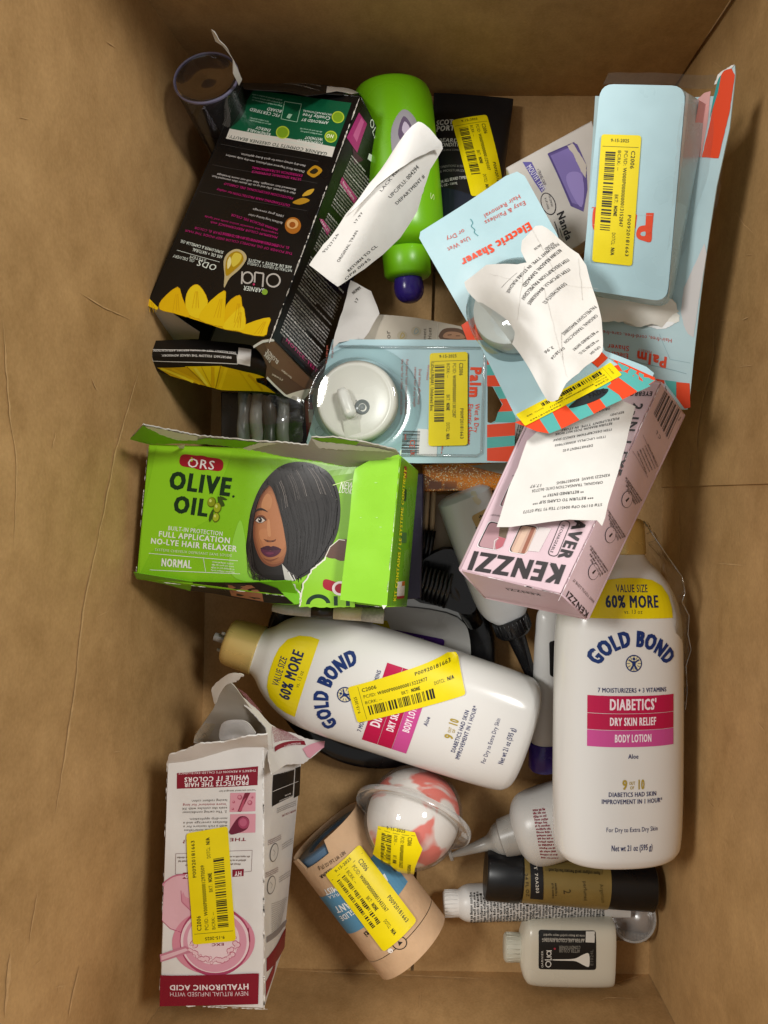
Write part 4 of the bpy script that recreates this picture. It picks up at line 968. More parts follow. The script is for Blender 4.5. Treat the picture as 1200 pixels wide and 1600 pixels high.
# ------------------------------------------------------------------ shaver blister packs
BLU, ORG, TEA = '#b3d3da', '#ea4a20', '#58b3ac'
def stripes(p, A, B, C, D, n, first=0, lay=0):
    """n bands across quad A B C D (A->B along the row of bands, A->D across)"""
    A, B, C, D = map(Vector, (A, B, C, D))
    for i in range(n):
        u, v = i / n, (i + 1) / n; k = .003
        q = [A.lerp(B, u), A.lerp(B, v), D.lerp(C, v), D.lerp(C, u)]
        p.poly([(x.x, x.y) for x in q], (TEA, ORG)[(i + first) % 2], lay)
def build_centre_shaver():
    g = Grid([[(513, 533, .082), (660, 532, .088), (806, 532, .094)], [(486, 716, .080), (650, 720, .086), (803, 721, .092)]], .0012, 14, 3)
    t = thing('shaver_pack', 'pale blue blister card lying level with a round white shaver under a clear dome', 'shaver pack', W(640, 630, .06), 'shaver packs')
    out = [(165, 168), (1080, 172), (1110, 180), (1128, 200), (1132, 230), (1112, 780), (1095, 802), (1065, 808), (600, 812), (50, 790), (30, 700)]
    hole = [(972, 410), (1000, 415), (1048, 505), (1015, 590), (990, 604), (972, 598)]
    # card with a real hang hole: outline cut open along a slit
    ring = out[:4] + [(1131, 410)] + [(1000, 409.5)] + hole[1:][:0] + []
    o2 = out[:5] + [(1122, 506), (1048, 505), (1000, 415), (972, 410), (972, 598), (990, 604), (1015, 590), (1048, 506.5), (1122, 507.5)] + out[5:]
    patch(t, 'card', g, o2, card(BLU, .4), c7, solid=.0008)
    p = Print(g, c7)
    st = [(970, 177), (970, 240), (970, 300), (970, 356), (970, 413), (970, 478), (970, 545), (970, 612), (970, 678), (970, 735), (970, 800)]
    yr = [(1128, 172), (1128, 230), (1126, 288), (1124, 352), (1122, 410), (1120, 474), (1118, 540), (1117, 600), (1115, 668), (1113, 722), (1090, 805)]
    for i in range(10):
        a, b, c, d = st[i], yr[i], yr[i+1], st[i+1]
        if i in (4, 5, 6, 7) :   # leave the hole free
            hx = lambda y: 1000 + 48 * max(0, 1 - abs(y - 505) / 95)
            if i == 4: p.poly([(hx(a[1] + 3), a[1] + 3), b, c, (hx(d[1]), d[1])], TEA)
            elif i == 5: p.poly([(hx(a[1]), a[1]), b, (1121, 505), (1052, 505)], ORG); p.poly([(1052, 505), (1121, 505), c, (hx(d[1]), d[1])], ORG)
            elif i == 6: p.poly([(hx(a[1]), a[1]), b, c, (1014, 598), (992, 606), (970, 608), (970, 612), (975, 612)][:5] + [(1012, 594)], TEA)
            else: p.poly([(970, 612), c and b, c, d], ORG)
        else: p.poly([a, b, c, d], (TEA, ORG)[i % 2])
    p.text('Palm', (885, 312), (878, 468), 58, ORG, 3, 2); p.text('Wet & Dry', (908, 503), (900, 652), 24, ORG, 1, 2); p.text('Electric Shaver', (872, 503), (862, 715), 26, ORG, 1, 2)
    R2 = '#c8604c'
    for x, a, b, s_ in ((615, 322, 508, 'Dual blades effortlessly'), (592, 312, 520, 'remove hair of any length'), (548, 272, 560, 'Foil shaver head smoothly removes'), (524, 272, 560, 'the hair for a close, polished shave'), (165, 195, 265, 'Rinse and use'), (135, 200, 295, 'and care-free'), (660, 300, 380, 'Wireless')):
        p.text(s_, (x, a), (x - 6, b), 13, R2, 0, 2)
    p.poly([(608, 632), (715, 640), (708, 778), (604, 770)], '#e6e8e6', 1); p.bars((622, 645), (615, 765), -88, '#33332f', 4, 40, 2)
    p.text('CE', (570, 690), (566, 730), 26, R2, 1, 2); p.text('UK', (572, 742), (570, 774), 22, R2, 1, 2); p.line([(545, 664), (545, 690)], 8, R2, 2); p.greek((735, 722), (728, 765), 9, R2, 2, 2)
    p.poly(ell(100, 645, 26), '#8fb2b6', 1); p.poly(ell(100, 645, 22), BLU, 2); p.text('UA', (84, 636), (116, 640), 16, '#7d9fa4', 0, 3)
    p.make(t, 'card_print')
    # moulded ridge of the blister, then the dome and the shaver
    rd = [(205, 205), (940, 215), (958, 240), (940, 760), (915, 775), (500, 770)]
    fr = film('#ffffff', .10, .10, .5)
    c0 = W(565, 632, .083); R = .0295
    nrm = g.normal(*g.guess())
    tube(t, 'blister_ridge', [g.S(*g.inv(*c7(*q)), h=.001) for q in rd], .0009, fr, 8)
    lathe(t, 'blister_flange', c0, nrm, [(.0012, .040), (.0022, .0385), (.0022, .034), (.0014, R + .001)], film('#f4faf9', .08, .12, .5), 56)
    wh = mat('#e6e2d8', .28, .5, .03, 30)
    lathe(t, 'shaver_head', c0 + Vector((-.001, .001, 0)), nrm, [(.002, .0258), (.006, .0270), (.0105, .0268), (.0130, .0258), (.0138, .0242), (.0134, .0225), (.0128, .0210), (.0125, .012), (.0120, .0070), (.0120, .0004)], wh, 56)
    ax = nrm
    top = c0 + nrm * .0125
    sd = W(566, 636, top.z)
    lathe(t, 'power_button', sd, nrm, [(-.002, .0050), (.0004, .0050), (.0008, .0044), (.0002, .0036), (-.0002, .0022), (.0004, .0018), (.0004, .0004)], mat('#7d8384', .2, .6, .02), 28)
    h0, h1 = W(533, 608, top.z + .003), W(549, 652, top.z + .0045)
    tube(t, 'cleaning_brush', [h0, h0.lerp(h1, .15), h0.lerp(h1, .85), h1], .0055, mat('#efece4', .3, .5, .02), 14, radii=[.0028, .0040, .0044, .0030])
    b0, b1 = W(538, 655, top.z + .0005), W(562, 690, top.z - .001)
    gb = Grid([[W(535, 655, top.z + .0015), W(560, 650, top.z + .0015)], [W(540, 690, top.z), W(566, 690, top.z)]], .0008, 40, 2, raw=True)
    sheet(t, 'brush_tip', gb, mat('#dcd8cd', .45, .3, .05, 200), 8, 8, solid=.002)
    prof = [(.0016, R), (.010, R * .998), (.0165, R * .985), (.0195, R * .96), (.0210, R * .92), (.0214, R * .85), (.0214, R * .4), (.0214, .0003)]
    lathe(t, 'blister_dome', c0, nrm, prof, film('#fbfdfc', .05, .05, .55), 64)
    sticker(t, g, c7, (772, 238), (768, 722), 104, 11, extra='LiDoLUNJA81, Unlabeled Box', lift=.0016)
build_centre_shaver()

def build_tilted_shaver():
    g = Grid([[(656, 367, .128), (740, 317, .134), (825, 262, .138)], [(735, 512, .135), (830, 465, .148), (912, 410, .15)], [(810, 656, .172), (915, 620, .182), (1028, 580, .185)]], .0010, 16, 8)
    t = thing('shaver_pack', 'pale blue shaver card set aslant under a crumpled receipt, striped end bent upwards', 'shaver pack', W(800, 480, .10), 'shaver packs')
    outl = [(657, 362), (668, 355), (790, 275), (808, 268), (820, 275), (870, 365), (945, 548), (1010, 573), (1022, 583), (1018, 592), (846, 671), (835, 672), (806, 652), (745, 530), (655, 372)]
    patch(t, 'card', g, outl, card(BLU, .4), PX, solid=.0008)
    p = Print(g, c5)
    p.text('Electric Shaver', (622, 290), (268, 485), 46, ORG, 3, 2); p.text('Easy & Painless', (600, 178), (388, 285), 26, '#d2584a', 0, 2); p.text('Hair Removal', (572, 145), (385, 252), 26, '#d2584a', 0, 2)
    p.text('Use Wet', (310, 362), (195, 425), 26, '#d2584a', 0, 2); p.text('or Dry', (282, 325), (190, 372), 26, '#d2584a', 0, 2)
    p.line(smoothpoly([(318, 275), (330, 295), (322, 312), (340, 330), (338, 345), (358, 362), (340, 348), (338, 330), (320, 312), (328, 297)])[:22], 3.5, '#3f8f96', 2)
    p.poly([(270, 828), (335, 785), (380, 880), (440, 905), (300, 905)], ORG, 1)
    p.k(c8)
    # stripes of the hanger end with its slot
    A0, A1 = Vector((345, 372)), Vector((1022, 160)); B0, B1 = Vector((490, 440)), Vector((1030, 175))
    q = [[(755, 62), (1024, 160), (1010, 185), (900, 232), (640, 118)][:0]]
    bands = [(.0, .10, 0), (.10, .22, 1), (.22, .33, 0), (.33, .45, 1), (.45, .57, 0), (.57, .69, 1), (.69, .80, 0), (.80, 1.0, 1)]
    top0, top1, bot0, bot1 = Vector((345, 378)), Vector((742, 72)), Vector((480, 438)), Vector((1022, 165))
    T = [(330, 380), (440, 345), (500, 300), (560, 270), (640, 225), (690, 185), (760, 120), (840, 95), (790, 60)]
    B = [(440, 425), (500, 435), (560, 412), (650, 368), (720, 338), (780, 305), (860, 268), (930, 232), (1022, 172)]
    for i in range(8):
        p.poly([T[i], T[i+1], B[i+1], B[i]], (ORG, TEA)[i % 2], 1)
    p.poly([(790, 60), (870, 90), (1020, 158), (1022, 175), (930, 232), (840, 95)], ORG, 1); p.poly([(740, 110), (790, 62), (745, 20), (705, 80)], ORG, 1)
    p.poly([(843, 128), (870, 130), (1000, 200), (985, 208), (930, 232), (800, 150)], TEA, 2); p.poly([(840, 158), (935, 228), (870, 262), (785, 205)], ORG, 3)
    p.poly(smoothpoly([(598, 310), (640, 265), (700, 228), (788, 215), (770, 250), (700, 285)], 4), '#23282a', 4)
    p.text('FADE', (700, 262), (780, 232), 22, '#0c0d0d', 2, 6)
    p.make(t, 'card_print')
    sticker(t, g, c8, (830, 118), (360, 372), 42, 21, lift=.0011)
    c0 = g.S(*g.inv(815, 495), h=.0); n = g.normal(*g.inv(815, 495))
    R = .029
    lathe(t, 'blister_dome', c0, n, [(.001, R), (.012, R * .99), (.020, R * .93), (.025, R * .78), (.027, R * .5), (.0275, .0003)], film('#f2f7f6', .10, .07, .6, .1, 40), 56)
    lathe(t, 'shaver_head', c0, n, [(.002, .024), (.010, .0255), (.016, .024), (.018, .018), (.018, .0004)], mat('#e4e5e2', .3, .5, .03), 48)
build_tilted_shaver()

def build_wall_shaver():
    g = Grid([[(935, 150, .125), (1040, 135, .155), (1146, 106, .185)], [(918, 380, .112), (1010, 385, .125), (1104, 390, .150)], [(905, 600, .10), (990, 620, .108), (1076, 638, .118)]], .0016, 16, 5)
    t = thing('shaver_pack', 'pale blue shaver pack with a square tray, propped upright against the brown side wall', 'shaver pack', W(1000, 400, .06), 'shaver packs')
    outl = [(930, 150), (1118, 150), (1135, 108), (1148, 102), (1149, 118), (1140, 200), (1120, 290), (1104, 395), (1094, 470), (1084, 560), (1077, 630), (1074, 640), (1060, 640), (905, 602)]
    patch(t, 'card', g, outl, card('#bfd9de', .38), PX, solid=.0009)
    p = Print(g, c4)
    p.poly(ragged([(948, 110), (1000, 92), (1018, 130), (990, 330), (928, 590), (836, 585), (880, 400), (915, 230)], 1.5, 20, 3), ORG, 1); p.poly([(900, 260), (935, 120), (948, 110), (925, 230), (880, 370)], '#2f9a98', 2)
    p.poly(ragged([(905, 185), (925, 130), (945, 112), (1018, 70), (1000, 95), (960, 108), (930, 150), (918, 180)], 2, 9, 4), '#e9e7e2', 3)
    p.poly([(775, 300), (850, 230), (885, 220), (870, 380), (832, 585), (770, 585)], '#e2a9a4', 1)
    p.k(c6)
    p.poly(ragged([(720, 380), (735, 250), (850, 0), (862, 60), (832, 230), (790, 520), (760, 500), (735, 450)], 1.5, 20, 3), '#d9d4d2', 1)
    p.poly(ragged([(250, 340), (420, 350), (660, 335), (715, 400), (712, 432), (640, 465), (600, 470), (560, 445), (480, 462), (440, 455), (380, 425), (330, 432), (270, 415)], 3, 10, 8), '#f6f2e8', 2)
    for i, q in enumerate(([(520, 452), (545, 440), (660, 432), (690, 440), (640, 470), (590, 474)], [(270, 418), (320, 424), (330, 434), (280, 432)])): p.poly(ragged(q, 2, 8, i), '#ffffff', 3)
    p.text('Hair-free, cord-free, care-free', (672, 528), (275, 478), 20, '#cf4a36', 0, 2)
    p.text('Palm', (645, 630), (480, 594), 56, ORG, 3, 2); p.text('PERFECT', (560, 596), (485, 580), 10, '#cf4a36', 0, 2); p.text('Electric', (432, 610), (302, 592), 28, ORG, 1, 2); p.text('Shaver', (435, 568), (316, 556), 28, ORG, 1, 2)
    p.poly([(695, 765), (768, 772), (772, 905), (742, 912), (735, 905), (695, 850)], ORG, 1); p.poly([(630, 755), (694, 763), (694, 850), (640, 780)], TEA, 1); p.poly([(575, 745), (628, 755), (630, 775), (600, 770)], ORG, 1)
    p.line([(300, 600), (500, 660), (680, 700), (750, 720)], 3, '#8fb0b6', 1); p.line([(600, 500), (660, 640), (770, 660)], 2.5, '#9cbcc2', 1)
    p.make(t, 'card_print')
    gtb = Grid([[(922, 452, .128), (990, 462, .130), (1066, 470, .136)], [(922, 500, .1165), (990, 508, .119), (1068, 506, .1255)]], .003, 60, 6, fade=False)
    patch(t, 'torn_board', gtb, ragged([(925, 455), (990, 462), (1050, 468), (1064, 490), (1062, 502), (1040, 512), (1018, 506), (996, 511), (975, 502), (950, 503), (928, 498)], 2, 7, 8), paper('#f0ece2'), PX, solid=.0008, maxlen=.003)
    # clear tray with its pale blue insert
    top = [W(938, 131, .172), W(1072, 134, .185), W(1042, 472, .150), W(908, 452, .138)]
    dn = [W(945, 160, .13), W(1110, 155, .168), W(1050, 485, .122), W(912, 470, .108)]
    gt = Grid([[top[0], top[1]], [top[3], top[2]]], .0008, 18, 2, raw=True)
    bl = mat('#b6d6de', .3, .5, .04, 40)
    V = []; Fc = []
    def rr(q, r): return [gt.base(a, b) for a, b in []]
    ab = rounded([(0, 0), (gt.A, 0), (gt.A, gt.B), (0, gt.B)], .008, 5)
    patch(t, 'tray_face', gt, ab, bl, ab=True)
    gd = Grid([[dn[0], dn[1]], [dn[3], dn[2]]], 0, raw=True)
    ab2 = rounded([(0, 0), (gd.A, 0), (gd.A, gd.B), (0, gd.B)], .010, 5); n = len(ab)
    V = [gt.base(*q) for q in ab] + [gd.base(*q) for q in ab2]
    Fc = [(i, n + i, n + (i + 1) % n, (i + 1) % n) for i in range(n)]
    part(t, 'tray_wall', V, Fc, mat('#b6d4dc', .25, .5, .05, 40), smooth=True)
    gs = Grid([[top[1], dn[1]], [top[2], dn[2]]], 0, raw=True)
    w_ = Print(gs, PX, h=.0003); w_.polyab([(gs.A * .45, gs.B * .72), (gs.A * .98, gs.B * .70), (gs.A * .98, gs.B * .97), (gs.A * .55, gs.B * .97)], '#dba6a6'); w_.polyab([(0.0, gs.B * .02), (gs.A * .12, gs.B * .02), (gs.A * .12, gs.B * .97), (0.0, gs.B * .97)], '#d3e6ea', 1); w_.make(t, 'tray_side_reflection')  # pink reflection painted onto the tray side, with a pale strip along its edge
    q = Print(gt, c4)
    q.text('P', (570, 895), (572, 1060), 92, ORG, 2, 1) if False else None
    q.line([(478, 905), (568, 905)], 1, BLU, 1)
    # rotated big initial: stem, bowl and counter
    q.poly([(528, 892), (570, 892), (556, 1048), (520, 1048)], ORG, 1); q.poly(smoothpoly([(525, 960), (556, 960), (556, 1048), (512, 1045), (480, 1030), (474, 1000), (490, 968)], 4), ORG, 1); q.poly(smoothpoly([(500, 1000), (524, 995), (522, 1018), (500, 1016)], 3), '#abc8ce', 3)
    q.poly([(455, 875), (478, 905), (470, 975), (450, 985)], ORG, 1)
    q.poly(smoothpoly([(238, 870), (268, 868), (262, 985), (245, 992), (232, 960)], 3), ORG, 1); q.line([(230, 862), (270, 862)], 5, '#d86a55', 1); q.line([(240, 955), (255, 965)], 4, '#f0b8a8', 2)
    q.text('LL', (272, 850), (245, 848), 30, '#d86a55', 0, 1) if False else None
    q.make(t, 'tray_print')
    sticker(t, gt, c4, (392, 462), (340, 1172), 112, 31, lift=.0009, code='P00920181663')
    # clear cover lip and film
    gl = Grid([[(942, 112, .150), (1030, 113, .160), (1122, 122, .168)], [(938, 134, .171), (1005, 136, .178), (1112, 152, .170)]], .0015, 60, 4, fade=False)
    patch(t, 'clear_lip', gl, [(320, 120), (420, 118), (640, 122), (900, 128), (915, 140), (905, 205), (745, 205), (650, 182), (500, 185), (290, 185)], film('#e8ecea', .10, .08, .5, .2, 60, .05), c4)
    gv = Grid([[(1068, 150, .186), (1120, 155, .172), (1140, 220, .170)], [(1050, 300, .172), (1090, 300, .158), (1122, 300, .155)], [(1035, 400, .158), (1065, 400, .138), (1105, 400, .146)]], .006, 55, 9, fade=False)
    patch(t, 'crinkled_film', gv, ragged([(1062, 160), (1118, 165), (1130, 250), (1118, 330), (1100, 400), (1060, 398), (1040, 390), (1050, 280)], 2, 14, 3), film('#fdfdfd', .02, .08, .10, .5, 75, .05), PX, h=.001, maxlen=.003)
build_wall_shaver()

# ------------------------------------------------------------------ pink brow shaver carton and its receipt
def build_pink_box():
    F = [W(866, 566, .152), W(1034, 596, .152), W(877, 929, .176), W(716, 890, .176)]
    D = [W(1071, 648, .122) - F[1], W(1071, 648, .122) - F[1], W(919, 969, .146) - F[2], W(757, 935, .146) - F[3]]
    t = thing('brow_shaver_box', 'pale pink carton with little windows, half hidden by a white receipt', 'box', F[3] + D[3])
    PK = '#dcc0c8'
    S = carton(t, F, D, PK, side={'right': '#dcc2ca', 'bottom': '#d3b5be', 'back': '#b59aa0'}, amp=.0006, seed=2.2, rough=.36)
    scuffs(t, F[1], F[2], 26, .0004, '#efe4e6', 5); scuffs(t, F[3], F[2], 14, .0004, '#efe4e6', 6)
    INK = '#2b2426'; p = Print(S['front'], d3)
    p.text('KENZZI', (642, 412), (228, 348), 84, INK, 3, 2)
    p.text('SHAVER', (722, 118), (606, 372), 52, INK, 3, 2)
    p.poly(rounded([(620, 205), (665, 215), (600, 375), (555, 362)], 22, 5), INK, 1); p.poly(rounded([(621, 210), (660, 218), (598, 370), (560, 360)], 20, 5), PK, 2); p.text('RECHARGEABLE', (624, 228), (568, 352), 13, INK, 1, 4)
    def window(q, r, ins):
        cx = sum(a for a, b in q) / len(q); cy = sum(b for a, b in q) / len(q)
        p.poly(rounded(q, r, 5), '#ece3e4', 1); p.poly(rounded([(cx + (a - cx) * .93, cy + (b - cy) * .95) for a, b in q], r, 5), '#3b3032', 2); p.poly(rounded([(cx + (a - cx) * .88 + 2, cy + (b - cy) * .9 + 2) for a, b in q], r, 5), ins, 3)
    window([(298, 208), (392, 232), (338, 345), (238, 328)], 18, '#b48c92'); window([(440, 222), (520, 235), (462, 365), (380, 350)], 18, '#c9a693')
    p.poly([(345, 235), (385, 240), (372, 290), (340, 280)], '#6a5a48', 4); p.poly([(340, 282), (372, 290), (358, 325), (330, 340), (325, 318)], '#b5606a', 4); p.line([(318, 338), (322, 300), (338, 290)], 4, '#d9d0cc', 5)
    p.poly([(455, 235), (480, 238), (425, 355), (400, 350)], '#d9b9a2', 4); p.poly([(488, 240), (505, 242), (455, 358), (440, 354)], '#9a5f48', 4); p.poly([(520, 238), (575, 245), (520, 350), (470, 345)], '#dcd2d0', 3)
    p.k(c8); window([(310, 668), (372, 690), (330, 790), (250, 795)], 14, '#b48c92'); p.text('DERMATOLOGIST', (268, 838), (212, 832), 8, INK, 0, 2); p.text('OF', (330, 640), (318, 638), 8, INK, 0, 2)
    p.text('2-IN-1 EYE', (917, 283), (805, 640), 44, INK, 2, 2); p.text('EYEBROW', (1010, 228), (865, 228), 24, INK, 2, 2)
    p.make(t, 'front_print')
    b = Print(S['bottom'], d3); b.text('KENZZI', (520, 535), (368, 508), 24, INK, 1, 1); b.line([(275, 548), (560, 598), (742, 640)], 3, '#bf99a3', 1); b.make(t, 'end_print')
    q = Print(S['right'], d3)
    q.text('KENZZI', (742, 622), (650, 520), 26, INK, 2, 2); q.text("WHY YOU'LL LOVE IT", (768, 568), (675, 466), 12, INK, 0, 2)
    for x, y in ((763, 437), (838, 273), (912, 115)):
        q.poly(ell(x, y, 24, 37, 8), INK, 1); q.poly(ell(x, y, 22, 35, 8), '#dcc2ca', 2)
        q.poly([(x - 8, y + 4), (x + 6, y - 10), (x + 9, y - 4), (x - 4, y + 12)], INK, 3)
    lines = [((828, 432), (750, 318)), ((818, 438), (748, 330)), ((806, 446), (748, 352)), ((796, 452), (752, 380)), ((905, 278), (828, 158)), ((896, 282), (830, 178)), ((886, 288), (832, 195)), ((875, 292), (836, 215)),
             ((978, 118), (905, 8)), ((970, 124), (908, 25)), ((960, 128), (910, 45)), ((952, 134), (912, 66))]
    for i, (a, b_) in enumerate(lines): q.greek(a, b_, 9, '#4b4043', i, 2)
    q.k(c8)
    for i in range(5): q.greek((1036 - i * 14, 596 + i * 8), (985 - i * 13, 482 + i * 9), 8, '#5a4d50', 60 + i, 2)
    q.line([(960, 440), (1030, 600)], 2, '#8f757c', 1); q.line([(910, 520), (985, 650)], 2, '#8f757c', 1)
    q.bars((1085, 462), (1020, 345), -62, '#191516', 6, 30) if False else None
    for i, u in enumerate([0, .05, .12, .16, .24, .28, .36, .44, .48, .56, .62, .66, .76, .82, .86, .94]):
        A_ = Vector((1068, 222)).lerp(Vector((1150, 330)), u); B_ = Vector((1014, 335)).lerp(Vector((1088, 468)), u)
        q.line([(A_.x, A_.y), (B_.x, B_.y)], (3, 5, 7)[i % 3], '#191516', 2)
    q.text('C L', (1050, 452), (1028, 416), 16, INK, 0, 2); q.greek((1068, 205), (1075, 225), 9, INK, 3, 2); q.greek((1136, 372), (1152, 350), 9, INK, 3, 2)
    q.make(t, 'side_print')
build_pink_box()

def slip(name_label, g, outl, K, lines, shadow=None, gname=None):
    t = thing('receipt', name_label, 'receipt', g.S(*g.guess()), 'paper receipts')
    patch(t, 'paper', g, outl, paper('#e3e0da'), K, solid=.00015, maxlen=.004)
    p = Print(g, K, h=.00018)
    for s_, a, b, c, wt in lines: p.text(s_, a, b, c, '#3a3836', wt, 1)
    return t, p
g = Grid([[(878, 622, .165), (938, 634, .166), (1000, 640, .162)], [(825, 715, .172), (890, 720, .1705), (975, 725, .171)], [(776, 826, .182), (860, 822, .1795), (950, 822, .188)]], .0026, 38, 4, fade=False)
t, p = slip('flat white receipt lying on the pink carton, upside down', g,
            [(390, 470), (440, 425), (560, 330), (770, 240), (880, 280), (925, 300), (880, 480), (835, 640), (790, 780), (775, 850), (760, 890), (735, 862), (600, 858), (430, 880), (310, 895), (240, 895), (255, 850), (300, 700), (345, 600)], c8,
            [('ST# 01190 OP# 004517 TE# 93 TR# 07373', (762, 778), (372, 815), 15, 0), ('*** RETURN TO CLAIMS SLIP ***', (718, 742), (420, 772), 15, 1), ('** RETURNED ENTRY **', (670, 712), (470, 735), 15, 1),
             ('ORIGINAL TRANSACTION DATE: 06/27/26', (765, 668), (415, 712), 15, 0), ('KENZZI SHAVE  850083798545', (798, 632), (535, 672), 15, 0), ('17.97', (465, 682), (408, 688), 15, 0),
             ('DEPARTMENT # 02', (715, 487), (567, 513), 16, 0), ('ITEM UPC/PLU: 85008379845', (778, 444), (527, 488), 15, 0), ('ITEM DESCRIPTION: KENZZI SHAV', (808, 408), (520, 462), 15, 1), ('RETURN REASON: DOES NOT WORK', (810, 378), (530, 432), 15, 1),
             ('FULFILLMENT TYPE: IN STORE', (845, 352), (560, 412), 15, 1), ('REFUND', (868, 322), (800, 338), 14, 0), ('08/02/26', (800, 305), (715, 325), 15, 0)])
p.text('LOWES ME', (690, 845), (400, 872), 26, '#d2d0cc', 2, 1) if False else None
p.make(t, 'receipt_print')
g = Grid([[(770, 372, .165), (840, 352, .172), (915, 390, .166)], [(722, 440, .160), (815, 440, .187), (930, 450, .172)], [(790, 520, .172), (850, 520, .190), (945, 530, .178)], [(838, 632, .190), (880, 612, .196), (945, 590, .190)]], .0045, 48, 8, fade=False)
t, p = slip('crumpled white receipt draped over the dome of the aslant shaver card', g,
            [(655, 310), (690, 308), (740, 340), (800, 395), (880, 455), (920, 515), (945, 610), (975, 700), (1000, 800), (1005, 960), (985, 990), (960, 1012), (880, 1078), (815, 1130), (790, 1180), (772, 1215), (745, 1225), (718, 1220), (660, 1120), (590, 1000), (530, 920), (470, 840), (285, 602), (400, 512), (560, 510), (610, 500), (580, 440), (585, 385)], c5,
            [('RETURN REASON: DAMAGED', (780, 430), (585, 622), 17, 1), ('FULFILLMENT TYPE: IN STORE PURCHASE', (770, 398), (505, 655), 15, 1), ('ITEM DESCRIPTION PALMELCSHAV', (820, 480), (580, 690), 16, 1), ('ITEM UPC/PLU: 80445038005', (825, 530), (612, 715), 15, 1), ('DEPARTMENT# 02', (805, 605), (690, 710), 16, 0),
             ('REFUND', (745, 395), (700, 430), 14, 0), ('06/30', (680, 405), (645, 430), 14, 0), ('PALMELCSHAV 80445038005', (960, 725), (790, 870), 16, 0), ('ORIGINAL TRANSACTION', (968, 770), (800, 915), 15, 0), ('** RETURNED ENTRY', (972, 852), (845, 955), 15, 1), ('*** RETURN TO CL', (975, 900), (878, 975), 15, 1), ('3.96', (745, 935), (700, 965), 15, 0), ('07/28/26', (800, 940), (735, 1000), 15, 0), ('OP# 004', (985, 935), (935, 975), 15, 0)])
p.line([(480, 632), (560, 555)], 1.5, '#77736f', 1); [p.line(tornline([(a_, b_), (c_, d_)], 3, 20, i_), 1.2, '#cbc7c0', 1) for i_, (a_, b_, c_, d_) in enumerate(((640, 330, 760, 560), (420, 560, 640, 620), (700, 640, 820, 1100), (880, 480, 900, 700), (600, 520, 560, 800), (820, 620, 980, 640)))]; p.line([(790, 865), (800, 1010)], 2, '#c2beb8', 1); p.make(t, 'receipt_print')
g = Grid([[(618, 200, .135), (652, 188, .15), (695, 225, .135)], [(560, 300, .15), (610, 290, .152), (672, 310, .125)], [(520, 375, .153), (565, 375, .151), (620, 385, .125)], [(478, 418, .150), (525, 448, .146), (560, 455, .13)]], .0016, 22, 6, fade=False)
t, p = slip('long curled white receipt lying across the black carton and the green bottle', g,
            [(652, 191), (662, 196), (690, 222), (692, 232), (672, 265), (660, 300), (652, 330), (625, 372), (598, 398), (570, 420), (528, 448), (510, 435), (483, 414), (505, 382), (540, 335), (575, 292), (612, 245)], PX,
            [('08/02/26', (614, 250), (640, 205), 5.5, 0)][:0] + [('LACK REASON', (596, 300), (640, 246), 6, 0), ('UPC/PLU: 004294', (610, 310), (655, 262), 6, 0), ('DEPARTMENT #', (620, 320), (664, 276), 5, 0), ('93/27/26', (507, 395), (530, 365), 6, 0), ('ORIGINAL TRAN', (530, 410), (560, 360), 6, 0), ('RETURN TO CL', (545, 425), (590, 385), 6, 1), ('17.97', (555, 350), (568, 332), 6, 0), ('OP# 0045', (540, 438), (580, 405), 6, 0)])
# top folded over to its blank back
gf = Grid([[(605, 255, .153), (652, 190, .1555), (693, 225, .141)], [(560, 320, .155), (620, 285, .1545), (675, 250, .136)]], .001, 26, 3, fade=False)
patch(t, 'folded_end', gf, [(652, 191), (662, 195), (689, 223), (690, 231), (662, 240), (632, 258), (590, 292), (545, 336), (578, 290), (615, 240)], paper('#f0eeea'), PX, h=.0012, solid=.00015)
p.make(t, 'receipt_print')
g = Grid([[(545, 440, .09), (595, 448, .075)], [(515, 545, .085), (560, 545, .08)]], .006, 40, 3, fade=False)
t = thing('crumpled_paper', 'crumpled grey-white paper scrap sticking out between the black carton and the shaver card', 'paper', W(555, 500, .06))
patch(t, 'paper', g, ragged([(548, 438), (580, 455), (593, 490), (582, 508), (568, 530), (530, 535), (520, 545), (524, 520)], 1.5, 12, 2), paper('#cfcbc6'), PX, solid=.0002, maxlen=.003)
p = Print(g, c2, h=.0003); p.text('NUMM', (1005, 372), (1040, 345), 15, '#4a4642', 1); p.text('17', (1018, 412), (1030, 390), 13, '#4a4642', 1); p.make(t, 'paper_print')
